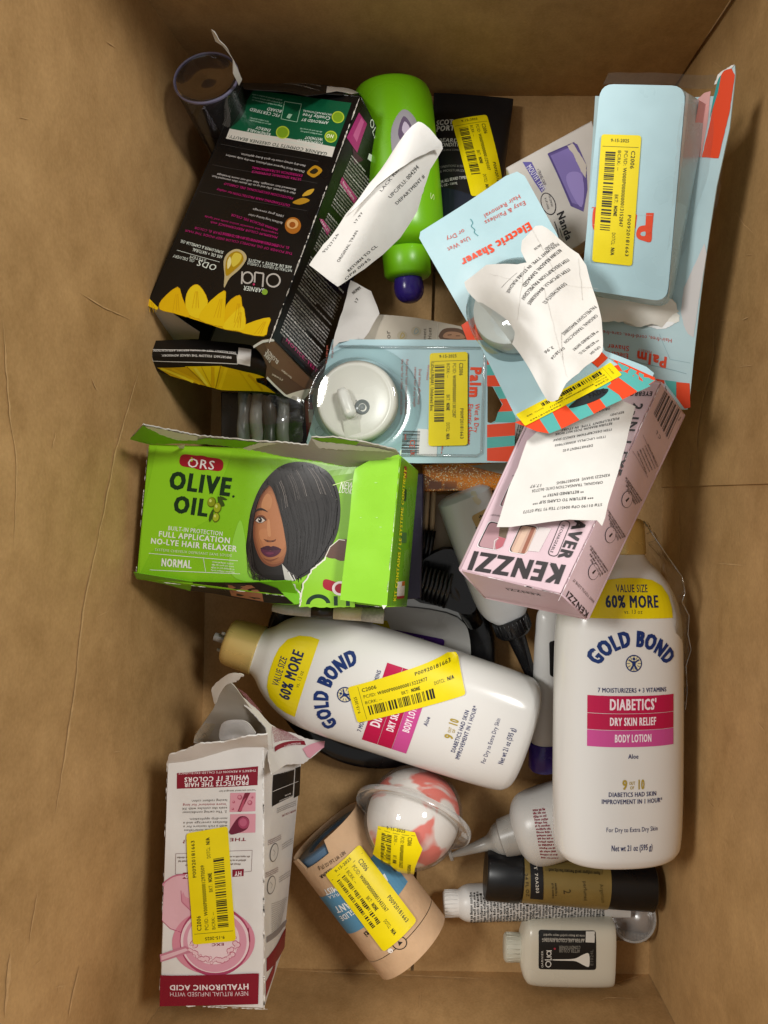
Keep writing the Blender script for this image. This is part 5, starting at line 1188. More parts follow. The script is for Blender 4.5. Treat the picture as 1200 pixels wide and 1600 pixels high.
# ------------------------------------------------------------------ two white lotion bottles
LOT = smooth_prof([(0, .030, .018), (.0015, .0355, .0225), (.005, .0395, .0255), (.012, .0418, .0272), (.04, .043, .028), (.10, .0432, .028), (.145, .0425, .0277), (.163, .0402, .0265), (.177, .0345, .0245), (.188, .0265, .0215), (.1945, .0195, .0180), (.1985, .0165, .0160), (.2005, .0160, .0157)], 4)
def lotion(label, base, top, ez, roll, tip=False, shrink=1.0):
    pr = [(b * shrink, w_ * shrink, t_ * shrink) for b, w_, t_ in LOT]
    s = Bottle(base, top, ez, pr, 2.35, roll); k = shrink
    t = thing('lotion_bottle', label, 'lotion bottle', Vector(base) - Vector((0, 0, .028)), 'lotion bottles')
    s.mesh(t, 'body', mat('#e6e4e0', .17, .5, .008, 14), prof=pr)
    cp = [(.1995, .0168, .0168), (.2002, .0176, .0176), (.218, .0166, .0166), (.2212, .0158, .0158), (.2228, .0142, .0142), (.2234, .0118, .0118)]
    s.mesh(t, 'cap', mat('#dcc078', .28, .6, .03, 40, metal=.35), prof=[(a * k, b * k, c * k) for a, b, c in cp], n=2)
    if tip:
        s.mesh(t, 'pump_tip', mat('#8d8a86', .15, .6, .05), seg=20, prof=[(a * k, r * k, r * k) for a, r in ((.222, .0032), (.232, .003), (.2325, .0022))], n=2)
        for a in (-.0062, .0062):
            c = s.P(a * k, .2225 * k, .006 * k); tube(t, 'pump_clip', [c, c + s.ey * .004], .0012, mat('#9a9792', .2, .6), 8)
    p = Print(s, h=.00025, step=.00006, rough=.3, maxlen=.004)
    NV, OB = '#16215f', '#11306e'
    def T(x, c, b, w_, cap, col, wt): p.textab(x, ((c - w_ / 2) * k, b * k), ((c + w_ / 2) * k, b * k), cap * k, col, wt)
    def bar(b0, b1, w_, col, sag=0.0): p.polyab([(-w_ * k, b0 * k), (w_ * k, b0 * k), (w_ * k, b1 * k), (-w_ * k, b1 * k)], col, 0)
    T('Net wt 21 oz (595 g)', 0, .0150, .0268, .0036, NV, 1); T('For Dry to Extra Dry Skin', 0, .0268, .0336, .0028, NV, 0)
    T('IMPROVEMENT IN 1 HOUR*', 0, .0442, .0395, .0028, NV, 1); T('DIABETICS HAD SKIN', 0, .0486, .0312, .0028, NV, 1)
    T('9', -.0055, .0532, .0030, .0058, '#b39a3e', 2); T('10', .0050, .0532, .0046, .0058, '#b39a3e', 2); T('OUT', -.0008, .0560, .0038, .0020, '#b39a3e', 1); T('OF', -.0008, .0532, .0026, .0020, '#b39a3e', 1)
    T('Aloe', 0, .0722, .0066, .0028, NV, 1)
    bar(.0794, .0897, .0284, '#cf4f96'); bar(.0900, .1000, .0284, '#bd1048'); bar(.1003, .1112, .0284, '#c0124a')
    T('BODY LOTION', 0, .0825, .0240, .0046, '#fbeaf2', 2); T('DRY SKIN RELIEF', 0, .0928, .0302, .0048, '#fbeaf2', 2); T("DIABETICS'", 0, .1025, .0306, .0066, '#fbeaf2', 2)
    T('7 MOISTURIZERS + 3 VITAMINS', 0, .1133, .0450, .0028, NV, 1)
    # emblem: ring, small figure with spread arms
    c = (0, .1315 * k); R = .0054 * k
    p.polyab(ell(*c, R, R, 0, 32), OB, 0); p.polyab(ell(*c, R * .86, R * .86, 0, 32), '#e2d9b2', 1)
    for i in range(12):
        th = i * math.pi / 6; p.lineab([(c[0] + R * .5 * math.cos(th), c[1] + R * .5 * math.sin(th)), (c[0] + R * .84 * math.cos(th), c[1] + R * .84 * math.sin(th))], R * .07, OB, 2)
    p.polyab(ell(c[0], c[1] + R * .52, R * .17, R * .17, 0, 14), OB, 3)
    p.polyab([(c[0] + R * x, c[1] + R * y) for x, y in ((-.62, .55), (-.2, .28), (.2, .28), (.62, .55), (.55, .3), (.22, .05), (.2, -.2), (.5, -.72), (.22, -.75), (0, -.3), (-.22, -.75), (-.5, -.72), (-.2, -.2), (-.22, .05), (-.55, .3))], OB, 3)
    # arched brand lettering
    p.textab('GOLD BOND', (0, 0), (.052 * k, 0), .0094 * k, OB, 3, 1, arc=((0, .1165 * k), .0258 * k, math.radians(58)), track=.03)
    T('®', .0238, .1315, .0018, .0018, NV, 0)
    yb = [(-.0285, .1594), (.0285, .1594), (.0283, .166), (.0262, .1735), (.0215, .1800), (.0145, .1836), (.007, .1848), (0, .185), (-.007, .1848), (-.0145, .1836), (-.0215, .1800), (-.0262, .1735), (-.0283, .166)]
    p.polyab([(a * k, b * k) for a, b in yb], '#f2dc0c', 0)
    T('VALUE SIZE', 0, .1760, .0208, .0047, '#1c2a52', 1); T('60% MORE', 0, .1664, .0348, .0074, '#1c2a52', 2); T('vs. 13 oz', 0, .1625, .0120, .0026, '#55552a', 0)
    p.make(t, 'label_print')
    return t, s
zc = .088
b_, t_ = W(977, 1366, zc + .028), W(985, 830, zc + .028)
b_.z = zc + .004; t_.z = zc - .004
t, sR = lotion('white lotion bottle without any yellow sticker on its pink bands, lying along the right-hand wall', b_, b_ + (t_ - b_).normalized() * .20, (0, 0, 1), 0.13)
# clear bag around its shoulder
gbag = Grid([[(990, 812, .10), (1012, 818, .095), (1022, 840, .08)], [(1015, 870, .115), (1062, 900, .10), (1070, 905, .07)], [(1040, 960, .112), (1074, 962, .09), (1078, 965, .06)], [(1045, 1040, .11), (1070, 1045, .09), (1074, 1050, .06)], [(1040, 1110, .11), (1066, 1108, .09), (1068, 1110, .06)]], .003, 60, 3, fade=False)
bag = thing('clear_plastic_bag', 'clear crinkled plastic film clinging along the right-hand lotion bottle', 'plastic bag', W(1060, 950, .06))
patch(bag, 'film', gbag, ragged([(1003, 812), (1014, 818), (1028, 845), (1050, 878), (1066, 903), (1070, 930), (1076, 962), (1074, 1000), (1076, 1020), (1072, 1060), (1069, 1108), (1058, 1100), (1055, 1040), (1056, 960), (1040, 900), (1015, 860)], 1.2, 10, 4), film('#f4f3ef', .14, .06, .6, .8, 90), PX, maxlen=.003)
tube(bag, 'film_edge', [gbag.S(*gbag.inv(x, y), h=.0008) for x, y in ((1004, 815), (1020, 838), (1040, 868), (1064, 902), (1069, 925), (1064, 940), (1075, 962), (1073, 990), (1078, 1015), (1070, 1040), (1072, 1080), (1069, 1108))], .0005, film('#dedcd6', .35, .1, .5), 6)
zc = .052
b_, t_ = W(829, 1171, zc + .0275), W(345, 1011, zc + .0275)
b_.z = zc; t_.z = zc + .006
t, sL = lotion('white lotion bottle with gold cap lying slantwise, yellow label stuck over its pink bands', b_, b_ + (t_ - b_).normalized() * .20, (0.0, -.12, 1), 0.0, True)
sticker(t, sL, d4, (742, 558), (1262, 408), 92, 41, lift=.0011)

# ------------------------------------------------------------------ green bottle with purple tip
GRN = mat('#74bb10', .3, .5, .04, 20)
def build_green_bottle():
    b_, t_ = W(612, 140, .052), W(634, 392, .048)
    s = Bottle(b_, t_, (0, 0, 1), smooth_prof([(0, .020, .020), (.0015, .0245, .0245), (.006, .0272, .0272), (.02, .0285, .0285), (.08, .029, .029), (.108, .0285, .0285), (.119, .026, .026), (.124, .0205, .0205), (.1255, .016, .016)], 4), 2.05)
    s.prof = [(a * s.L / .1255, b, c) for a, b, c in s.prof]; L = s.L
    t = thing('shampoo_bottle', 'lime green bottle with a purple nozzle tip, lying behind the black carton', 'bottle', b_ - Vector((0, 0, .03)))
    s.mesh(t, 'body', GRN)
    s.mesh(t, 'cap', GRN, prof=[(L - .001, .0165, .0165), (L, .0172, .0172), (L + .017, .0168, .0168), (L + .019, .0152, .0152), (L + .020, .012, .012)], n=2)
    s.mesh(t, 'nozzle_tip', mat('#3a2a86', .25, .5, .04), seg=32, prof=smooth_prof([(L + .019, .0098, .0098), (L + .026, .0108, .0108), (L + .032, .0098, .0098), (L + .036, .006, .006), (L + .037, .002, .002)], 3), n=2)
    p = Print(s, PX, maxlen=.004)
    p.poly(smoothpoly([(628, 172), (645, 180), (655, 205), (654, 235), (640, 252), (622, 262), (613, 240), (612, 200)], 4), '#9d9aa0'); p.poly(smoothpoly([(630, 182), (642, 195), (645, 215), (634, 228), (622, 210)], 4), '#5d4a68', 1); p.poly(smoothpoly([(632, 190), (640, 200), (636, 212), (628, 204)], 3), '#c3b6cc', 2); p.poly(smoothpoly([(622, 232), (640, 230), (634, 248), (622, 255)], 3), '#c8c6ca', 2)
    p.poly(smoothpoly([(655, 275), (662, 290), (660, 303), (650, 306), (640, 300)], 4), '#b9b8b4'); p.text('S', (672, 300), (672, 312), 6, '#cfe89a', 0)
    p.make(t, 'label_print')
build_green_bottle()

# ------------------------------------------------------------------ black beard conditioner tube
def build_black_tube():
    b_, t_ = W(722, 385, .024), W(740, 150, .012)
    s = Bottle(b_, t_, (0, 0, 1), [], 2.2); L = s.L
    s.prof = smooth_prof([(0, .0225, .021), (.004, .0245, .0225), (.03, .0255, .0215), (L * .5, .0275, .0165), (L * .8, .0295, .0085), (L * .93, .0303, .0035), (L, .0305, .0012)], 5)
    t = thing('conditioner_tube', 'matt black cosmetic tube with white lettering and a yellow label', 'tube', b_ - Vector((0, 0, .024)))
    s.mesh(t, 'body', mat('#17171a', .4, .45, .06, 30))
    s.mesh(t, 'cap', mat('#0f1013', .3, .5, .04), prof=[(-.016, .021, .021), (-.002, .0235, .022), (0, .0235, .022)], n=2.1)
    p = Print(s, c3, maxlen=.004)
    p.poly([(395, 560), (570, 590), (560, 700), (400, 700)], '#1a2130', 0)
    Wt = '#d6d3cc'
    p.text('SCOTCH', (405, 278), (520, 272), 27, Wt, 2); p.text('PORTER', (405, 305), (520, 299), 27, Wt, 2); p.text('BEARD', (415, 352), (500, 352), 20, Wt, 1); p.text('CONDITIONER', (412, 376), (560, 376), 20, Wt, 1)
    p.text('LEAVE-IN & CONDITIONER', (415, 395), (550, 392), 9, '#9a9690', 0); p.text('CONDITIONS & SOFTENS', (415, 470), (560, 466), 12, '#8d8a84', 0); p.text('& MOISTURIZES', (420, 488), (540, 484), 12, '#8d8a84', 0)
    p.text('FOR ALL BEARD TYPES', (416, 540), (540, 514), 15, Wt, 1); p.text('4 FL OZ - 118 ML', (416, 556), (500, 538), 12, Wt, 1)
    p.make(t, 'label_print')
    sticker(t, s, c3, (552, 240), (640, 592), 80, 51, lift=.0008)
build_black_tube()
# ------------------------------------------------------------------ mouth tape carton
def build_tape_box():
    F = [W(790, 262, .072), W(925, 188, .082), W(968, 345, .09), W(862, 408, .082)]
    t = thing('mouth_tape_box', 'white carton with a purple case pictured on it, wedged behind the shaver packs', 'box', W(860, 300, .04))
    S = carton(t, F, Vector((.004, .004, -.04)), '#d9d3cc', amp=.0006, seed=3, rough=.42)
    p = Print(S['front'], c3)
    p.poly([(905, 402), (1020, 352), (1035, 360), (1075, 450), (1080, 560), (1062, 660), (1005, 635)], '#6a5a9c'); p.poly([(915, 410), (1012, 368), (1060, 470), (1062, 590), (1040, 630), (1010, 620)], '#8b7bc0', 1); p.poly(smoothpoly([(985, 520), (1000, 485), (1050, 490), (1065, 560), (1055, 640), (1020, 600)], 3), '#a594d8', 2)
    p.poly(ragged([(985, 362), (1010, 350), (1075, 450), (1072, 510), (1050, 480), (1020, 410)], 2, 8, 3), '#d9cfc4', 3); p.line([(905, 402), (1012, 635)], 6, '#5a4b8c', 3); p.line([(905, 402), (1020, 352)], 5, '#5a4b8c', 3)
    p.poly([(790, 438), (830, 438), (890, 560), (875, 575), (845, 530)], '#6a62ae', 1); p.text('MOUTH TAPE', (806, 462), (878, 570), 22, '#e9e6f4', 1, 3); p.text('+ TRAVEL CASE', (852, 472), (885, 545), 12, '#4c4468', 0, 2)
    p.poly(ell(905, 625, 32, 52, -20), '#39343a', 1); p.poly(ell(905, 625, 28, 47, -20), '#d9d3cc', 2); p.text('FOR COMFORT', (905, 585), (918, 640), 9, '#39343a', 0, 4); p.text('& UP LASER', (888, 600), (902, 652), 9, '#39343a', 0, 4)
    p.text('Nanda', (942, 668), (985, 790), 34, '#1f1c20', 2, 2); p.text('Smit', (915, 690), (955, 780), 22, '#1f1c20', 1, 2) if False else None
    p.line([(932, 705), (945, 740), (952, 790)], 4, '#1f1c20', 2); p.line([(955, 735), (968, 775)], 3, '#1f1c20', 2)
    p.make(t, 'front_print')
build_tape_box()
# ------------------------------------------------------------------ clear tumbler with dark inside (upper left)
t = thing('clear_tumbler', 'clear plastic tub with a purple-tinged rim lying in the upper left corner', 'tub', W(340, 200, .0))
o = W(322, 122, .105); axd = (W(372, 238, .045) - o)
L = axd.length
CL = film('#cfccd2', .08, .05, .7, .1, 30, .012)
lathe(t, 'cup_wall', o, axd, [(.0, .0206), (.002, .0212), (.006, .0210), (L * .5, .0200), (L, .019)], CL, 56)
lathe(t, 'cup_base', o, axd, [(.0, .0206), (-.0006, .0195), (.0012, .017), (.0014, .004), (.0006, .0018), (.0006, .0002)], CL, 56)
lathe(t, 'rim', o, axd, [(-.0004, .0204), (-.0012, .0209), (-.0004, .0216), (.0008, .0214), (.001, .0206), (-.0004, .0204)], mat('#6f6c86', .15, .5, .1, 80), 56)
lathe(t, 'dark_contents', o, axd, [(L * .5, .0002), (L * .5, .018), (L * .9, .0182), (L * .98, .0175), (L, .0002)], mat('#17130f', .4, .4, .1, 50), 40)
g = Grid([[(330, 48, .15), (345, 60, .15)], [(352, 95, .135), (366, 95, .13)], [(362, 140, .115), (380, 135, .112)]], .002, 50, 2, fade=False)
t = thing('torn_card_strip', 'narrow torn strip of white card poking up beside the clear tub', 'card scrap', W(365, 140, .09))
patch(t, 'card', g, ragged([(370, 18), (385, 30), (405, 65), (440, 100), (470, 150), (510, 240), (495, 268), (470, 215), (468, 150), (420, 90), (390, 70)], 1.5, 14, 3), paper('#cdc9c2'), c1, solid=.0006)
# ------------------------------------------------------------------ squeeze bottle with black spout
def build_squeeze():
    b_, t_ = W(722, 768, .060), W(797, 968, .040)
    s = Bottle(b_, t_, (.1, .1, 1), [], 2.9); L = s.L
    s.prof = smooth_prof([(0, .013, .008), (.002, .0172, .0115), (.007, .0195, .014), (L * .5, .0200, .0148), (L * .80, .0195, .0145), (L * .91, .0170, .0130), (L * .97, .0125, .0115), (L, .0105, .0105)], 5)
    t = thing('applicator_bottle', 'milky white squeeze bottle with a black ribbed spout, under the pink carton', 'bottle', b_ - Vector((0, 0, .03)))
    s.mesh(t, 'body', mat('#dadde0', .32, .5, .04, 18))
    BK = mat('#17171a', .28, .5, .05, 60)
    s.mesh(t, 'cap', BK, prof=[(L - .003, .0122, .0122), (L - .0025, .0136, .0136), (L + .009, .0132, .0132), (L + .011, .0118, .0118), (L + .0115, .007, .007)], n=2)
    for k in range(26):
        th = 2 * math.pi * k / 26; c = s.P(.0134 * math.cos(th), L - .002, .0134 * math.sin(th)); tube(t, 'cap_rib', [c, c + s.ey * .0105], .0005, BK, 5)
    s.mesh(t, 'spout', BK, seg=28, prof=smooth_prof([(L + .011, .0075, .0075), (L + .016, .0066, .0066), (L + .034, .0050, .0050), (L + .050, .0036, .0036), (L + .052, .002, .002)], 3), n=2)
    p = Print(s, d2, maxlen=.003)
    p.poly(rounded([(985, 490), (1080, 440), (1100, 470), (1110, 560), (1020, 560)], 20), '#b99c6b'); p.greek((1030, 500), (1080, 470), 14, '#3a3024', 1); p.greek((1034, 515), (1075, 490), 12, '#3a3024', 2); p.greek((1015, 560), (1050, 538), 14, '#3a3024', 3)
    p.poly(smoothpoly([(985, 365), (1010, 360), (1020, 390), (1040, 410), (1025, 430), (1000, 410)], 3), '#d9d3be'); p.make(t, 'label_print')
build_squeeze()
# slim white tube with purple cap beside the upright lotion bottle
b_, t_ = W(858, 948, .040), W(850, 1160, .028)
s = Bottle(b_, t_, (0, 0, 1), [], 2.1); L = s.L
s.prof = smooth_prof([(0, .004, .002), (.003, .0075, .0045), (.012, .0092, .0075), (L * .5, .0100, .0098), (L * .95, .0102, .0102), (L, .0095, .0095)], 4)
t = thing('slim_tube', 'slim white tube with a dark purple cap, squeezed in between the two lotion bottles', 'tube', b_ - Vector((0, 0, .02)))
s.mesh(t, 'body', mat('#d2d0cd', .3, .5, .03, 20)); s.mesh(t, 'cap', mat('#35227c', .22, .5, .05), prof=[(L - .001, .0105, .0105), (L, .0112, .0112), (L + .018, .0112, .0112), (L + .0205, .0098, .0098), (L + .0212, .006, .006)], n=2)
p = Print(s, PX, maxlen=.003); p.poly(rounded([(858, 1003), (868, 1000), (868, 1060), (859, 1055)], 3), '#151416'); p.make(t, 'label_print')

# ------------------------------------------------------------------ round black magnifying mirror under the slanting bottle
t = thing('round_mirror', 'round black-rimmed magnifying mirror with a purple label, under the slanting lotion bottle', 'mirror', W(592, 1035, .004))
c = W(595, 1020, .016); nm = Vector((.03, -.02, 1)).normalized(); R = .0872
BKP = mat('#111113', .22, .5, .05, 40)
lathe(t, 'frame', c, nm, [(-.008, R * .9), (-.008, R * .985), (-.004, R), (.004, R), (.0075, R * .985), (.009, R * .955), (.0085, R * .86), (.006, R * .79), (.002, R * .765), (.001, R * .76)], BKP, 96)
gm = Grid([[c + Vector((-R, R, .0012)), c + Vector((R, R, -.003))], [c + Vector((-R, -R, .0025)), c + Vector((R, -R, -.001))]], 0, raw=True)
lathe(t, 'glass', c, nm, [(.0016, R * .775), (.0010, R * .5), (.0005, .0003)], mat('#a9a8a4', .16, .5, .06, 25, metal=.55), 72)
gc = Grid([[(560, 945, .020), (720, 950, .020)], [(560, 1020, .0185), (720, 1030, .0185)]], .0008, 30, 2)
patch(t, 'protective_sheet', gc, smoothpoly([(570, 950), (650, 950), (715, 965), (738, 1000), (745, 1040), (700, 1045), (600, 1020), (560, 990)], 3), mat('#d9d8d4', .3, .5, .05, 30), PX, solid=.0006)
patch(t, 'purple_label', gc, rounded([(180, 150), (465, 205), (475, 215), (470, 248), (260, 205), (175, 185)], 10), mat('#4a1c7e', .35, .45, .04), d5, h=.0012, solid=.0004)
v = Print(gc, d5, h=.0016); v.text('20X MAGNIFICATION', (188, 180), (360, 214), 12, '#e6dcf0', 1); v.text('SUCTION MIRROR', (240, 208), (386, 228), 9, '#e6dcf0', 1); v.poly([(60, 125), (125, 95), (160, 105), (185, 165), (120, 152)], '#d9c40c', 1); v.make(t, 'label_print')

# ------------------------------------------------------------------ black tint brush with long bristles
t = thing('tint_brush', 'shiny black hair tint brush with a row of thick ridged teeth beside the green carton', 'brush', W(690, 930, .03))
g = Grid([[(655, 870, .055), (742, 880, .050)], [(640, 950, .045), (725, 960, .042)]], .0005, 20, 2)
patch(t, 'brush_head', g, smoothpoly([(672, 868), (705, 858), (735, 885), (748, 930), (735, 960), (690, 948), (645, 935), (650, 890)], 3), BKP, PX, solid=.006)
for i in range(8):
    x0, y0, x1, y1 = 735 + i * 24 - i * 2, 745 + i * 6, 690 + i * 22, 905 + i * 8
    a, b = d2(x0, y0), d2(x1, y1); tube(t, 'tooth', [W(a[0], a[1], .060), W((a[0] + b[0]) / 2, (a[1] + b[1]) / 2, .0605), W(b[0], b[1], .052)], .0019, BKP, 8, radii=[.0012, .0020, .0016])
for i in range(3):
    a, b = d2(748 + i * 22, 560 + i * 2), d2(728 + i * 16, 690 + i * 20); tube(t, 'tooth', [W(a[0], a[1], .050), W(b[0], b[1], .052)], .0019, BKP, 8)
hp = [W(*d2(760, 690), .042), W(*d2(850, 760), .044), W(*d2(900, 880), .040), W(*d2(960, 960), .034), W(*d2(1010, 1050), .026)]
tube(t, 'handle', hp, .006, BKP, 12, radii=[.004, .006, .007, .007, .006])

# ------------------------------------------------------------------ bath bomb in clear clamshell
def build_bomb():
    c = W(646, 1276, .045); R = .0352
    t = thing('bath_bomb', 'white bath bomb with coral marbling in a clear ball clamshell', 'bath bomb', c - Vector((0, 0, R)))
    m = bpy.data.materials.new('marbled_bath_bomb'); m.use_nodes = True; nt = m.node_tree; b = nt.nodes['Principled BSDF']; b.inputs['Roughness'].default_value = .5
    tc = nt.nodes.new('ShaderNodeTexCoord'); n = nt.nodes.new('ShaderNodeTexNoise'); n.inputs['Scale'].default_value = 26; n.inputs['Detail'].default_value = 2; n.inputs['Distortion'].default_value = 1.6
    mp = nt.nodes.new('ShaderNodeMapping'); mp.inputs['Location'].default_value = (.12, .07, .02); nt.links.new(tc.outputs['Object'], mp.inputs[0]); nt.links.new(mp.outputs[0], n.inputs['Vector'])
    r = nt.nodes.new('ShaderNodeValToRGB'); nt.links.new(n.outputs['Fac'], r.inputs[0]); r.color_ramp.elements[0].position = .47; r.color_ramp.elements[0].color = (*lin('#f2eeea'), 1); r.color_ramp.elements[1].position = .56; r.color_ramp.elements[1].color = (*lin('#ef7568'), 1)
    nt.links.new(r.outputs[0], b.inputs['Base Color'])
    nn = Vector((-.30, -.66, .62)).normalized()
    lathe(t, 'ball', c, nn, [(R * .95 * math.sin(math.radians(a)), max(.0002, R * .95 * math.cos(math.radians(a)))) for a in range(-90, 91, 6)], m, 56)
    fl = film('#fbfaf8', .05, .05, .35, .06, 40, .06)
    lathe(t, 'shell_front', c, nn, [(R * math.sin(math.radians(a)) + .001, max(.0002, R * math.cos(math.radians(a)))) for a in range(0, 91, 6)], fl, 56)
    lathe(t, 'shell_back', c, nn, [(-R * math.sin(math.radians(a)) - .001, max(.0002, R * math.cos(math.radians(a)))) for a in range(90, -1, -6)], fl, 56)
    lathe(t, 'flange', c, nn, [(.0014, R * .995), (.0016, R * 1.20), (.0004, R * 1.235), (-.0012, R * 1.2), (-.0014, R * .995)], film('#f4f2ee', .10, .14, .35, .15, 50, .30), 72)
    lathe(t, 'flange_rim', c, nn, [(.0014, R * 1.2), (.0026, R * 1.215), (.0026, R * 1.235), (.0006, R * 1.245), (-.001, R * 1.235)], film('#f4f2ee', .12, .16, .3, 0, 60, .42), 72)
    class Ball(Surf):
        A = B = .04
        def guess(s): return 0.0, 0.0
        def base(s, a, b):
            r = min(math.hypot(a, b), R * .97); return c + Vector((a, b, math.sqrt(max(1e-8, (R + .0006) ** 2 - a * a - b * b) if math.hypot(a, b) < R * .97 else (R * .24) ** 2)))
    sticker(t, Ball(), e1, (640, 468), (632, 705), 110, 61, lift=.0016, cut=[(540, 458), (640, 470), (735, 492), (755, 545), (775, 580), (750, 640), (735, 680), (728, 722), (690, 715), (600, 660), (512, 605), (525, 560)])
build_bomb()

# ------------------------------------------------------------------ cardboard deodorant stick
def build_deodorant():
    b_, t_ = W(646, 1478, .038), W(508, 1298, .0315)
    s = Bottle(b_, t_, (-.05, 0, 1), [], 2.0); L = s.L; R = .0298
    s.prof = [(0, R, R), (L, R, R)]
    t = thing('deodorant_stick', 'tan paperboard deodorant tube with blue band, notched end showing a blue dial', 'deodorant', b_ - Vector((0, 0, R)))
    TN = mat('#cdaa86', .6, .25, .06, 90, .2, 200)
    s.mesh(t, 'lower_cap', TN, prof=[(0, R * .9, R * .9), (.0006, R, R), (.0160, R, R)], n=2)
    s.mesh(t, 'body', TN, prof=[(.0166, R, R), (L * .6, R, R), (L * .86, R, R)], n=2, close=False)
    # end sleeve: cylinder with a square notch facing up-left
    V = []; F = []; seg = 72; n0, n1 = 17, 24
    for k in range(seg):
        th = 2 * math.pi * k / seg
        deep = L * .86 if False else L
        notch = 16 <= k <= 25
        top = L * .915 if notch else L
        V += [s.P(R * math.cos(th), L * .86, R * math.sin(th)), s.P(R * math.cos(th), top, R * math.sin(th))]
    for k in range(seg):
        k2 = (k + 1) % seg; F.append((2 * k, 2 * k + 1, 2 * k2 + 1, 2 * k2))
    part(t, 'notched_end', V, F, TN, smooth=True, solid=.0014, soff=-1)
    BL = mat('#5f7c98', .4, .4, .05, 60)
    s.mesh(t, 'dial', BL, prof=[(L * .87, R * .9, R * .9), (L * .955, R * .9, R * .9), (L * .965, R * .86, R * .86), (L * .965, R * .6, R * .6), (L * .94, R * .56, R * .56)], n=2)
    s.mesh(t, 'dial_cup', mat('#b79a7c', .5, .3, .06), prof=[(L * .93, R * .55, R * .55), (L * .945, R * .5, R * .5)], n=2)
    p = Print(s, e1, rough=.55, maxlen=.003)
    A1, A2 = s.inv(*e1(190, 782)), s.inv(*e1(365, 1000)); bb0, bb1 = .041, .073
    pb = [(-.0287, bb0), (.0287, bb0), (.0287, bb1), (-.0287, bb1)]
    p.polyab(pb, '#5a92b4')
    Wt = '#eef2f2'
    p.text('CONDITION', (492, 645), (330, 780), 30, Wt, 2, 2) if False else None
    for s_, a, b, c_ in (('INVISIBLE', (598, 782), (440, 900), 38), ('DEODORANT', (568, 722), (290, 905), 40), ('SMOOTH FORMULA', (532, 690), (255, 845), 18), ('COCONUT MIST', (492, 652), (232, 812), 34), ('GLIDE', (395, 912), (318, 958), 30)):
        p.text(s_, a, b, c_, Wt, 2 if c_ > 20 else 1, 2)
    p.text('NET WT 2.65 OZ (75 g)', (342, 592), (205, 685), 22, '#5b4632', 1, 2) if False else p.text('NET WT 2.65 OZ (75 g)', (345, 596), (200, 690), 20, '#5b4632', 1, 2)
    p.text('CLEAR', (275, 690), (210, 735), 18, '#1f1a15', 2, 2)
    p.text('nati', (500, 1010), (452, 1050), 30, '#1d1a17', 2, 2)
    p.poly(ell(650, 1105, 42, 38), '#1d1a17', 1); p.poly(ell(650, 1105, 36, 32), '#cdaa86', 2); p.poly([(640, 1095), (668, 1100), (648, 1122)], '#1d1a17', 3)
    p.poly(ell(600, 1147, 15, 13), '#efe6dc', 3); p.poly(ell(572, 1122, 8, 6), '#efe6dc', 3); p.poly(ell(605, 1150, 3), '#8b5a52', 4)
    p.make(t, 'label_print')
    sticker(t, s, e1, (328, 655), (650, 1082), 108, 71, lift=.0012)
build_deodorant()

# ------------------------------------------------------------------ small nozzle bottle
b_, t_ = W(905, 1270, .030), W(806, 1303, .028)
s = Bottle(b_, t_, (0, 0, 1), [], 2.1); L = s.L
s.prof = smooth_prof([(0, .022, .022), (.003, .0262, .0255), (L * .5, .0275, .0265), (L * .78, .0262, .0255), (L * .92, .0215, .0215), (L, .0145, .0145)], 5)
t = thing('nozzle_bottle', 'milky bottle with a clear pointed nozzle poking out from below the upright lotion bottle', 'bottle', b_ - Vector((0, 0, .027)))
s.mesh(t, 'body', mat('#cfcdc8', .32, .5, .04, 20))
NZ = mat('#c2beb6', .25, .5, .05, 30, trans=.35)
s.mesh(t, 'nozzle_collar', NZ, prof=[(L - .001, .0135, .0135), (L, .0148, .0148), (L + .0105, .0140, .0140), (L + .0115, .0125, .0125)], n=2)
s.mesh(t, 'nozzle', NZ, seg=28, prof=smooth_prof([(L + .0112, .0125, .0125), (L + .016, .0105, .0105), (L + .021, .0060, .0060), (L + .028, .0046, .0046), (L + .045, .0026, .0026), (L + .0505, .0017, .0017)], 3), n=2)
s.mesh(t, 'nozzle_tip', NZ, seg=20, prof=[(L + .050, .0016, .0016), (L + .0503, .0040, .0026), (L + .0522, .0040, .0026), (L + .0525, .0012, .0012)], n=2)
p = Print(s, e2, maxlen=.003)
for i in range(16): p.greek((488 + i * 2.5 - (i % 3), 204 + i * 14.5), (548 + i * 4, 198 + i * 15), 9, '#8a2438', i)
p.make(t, 'label_print')

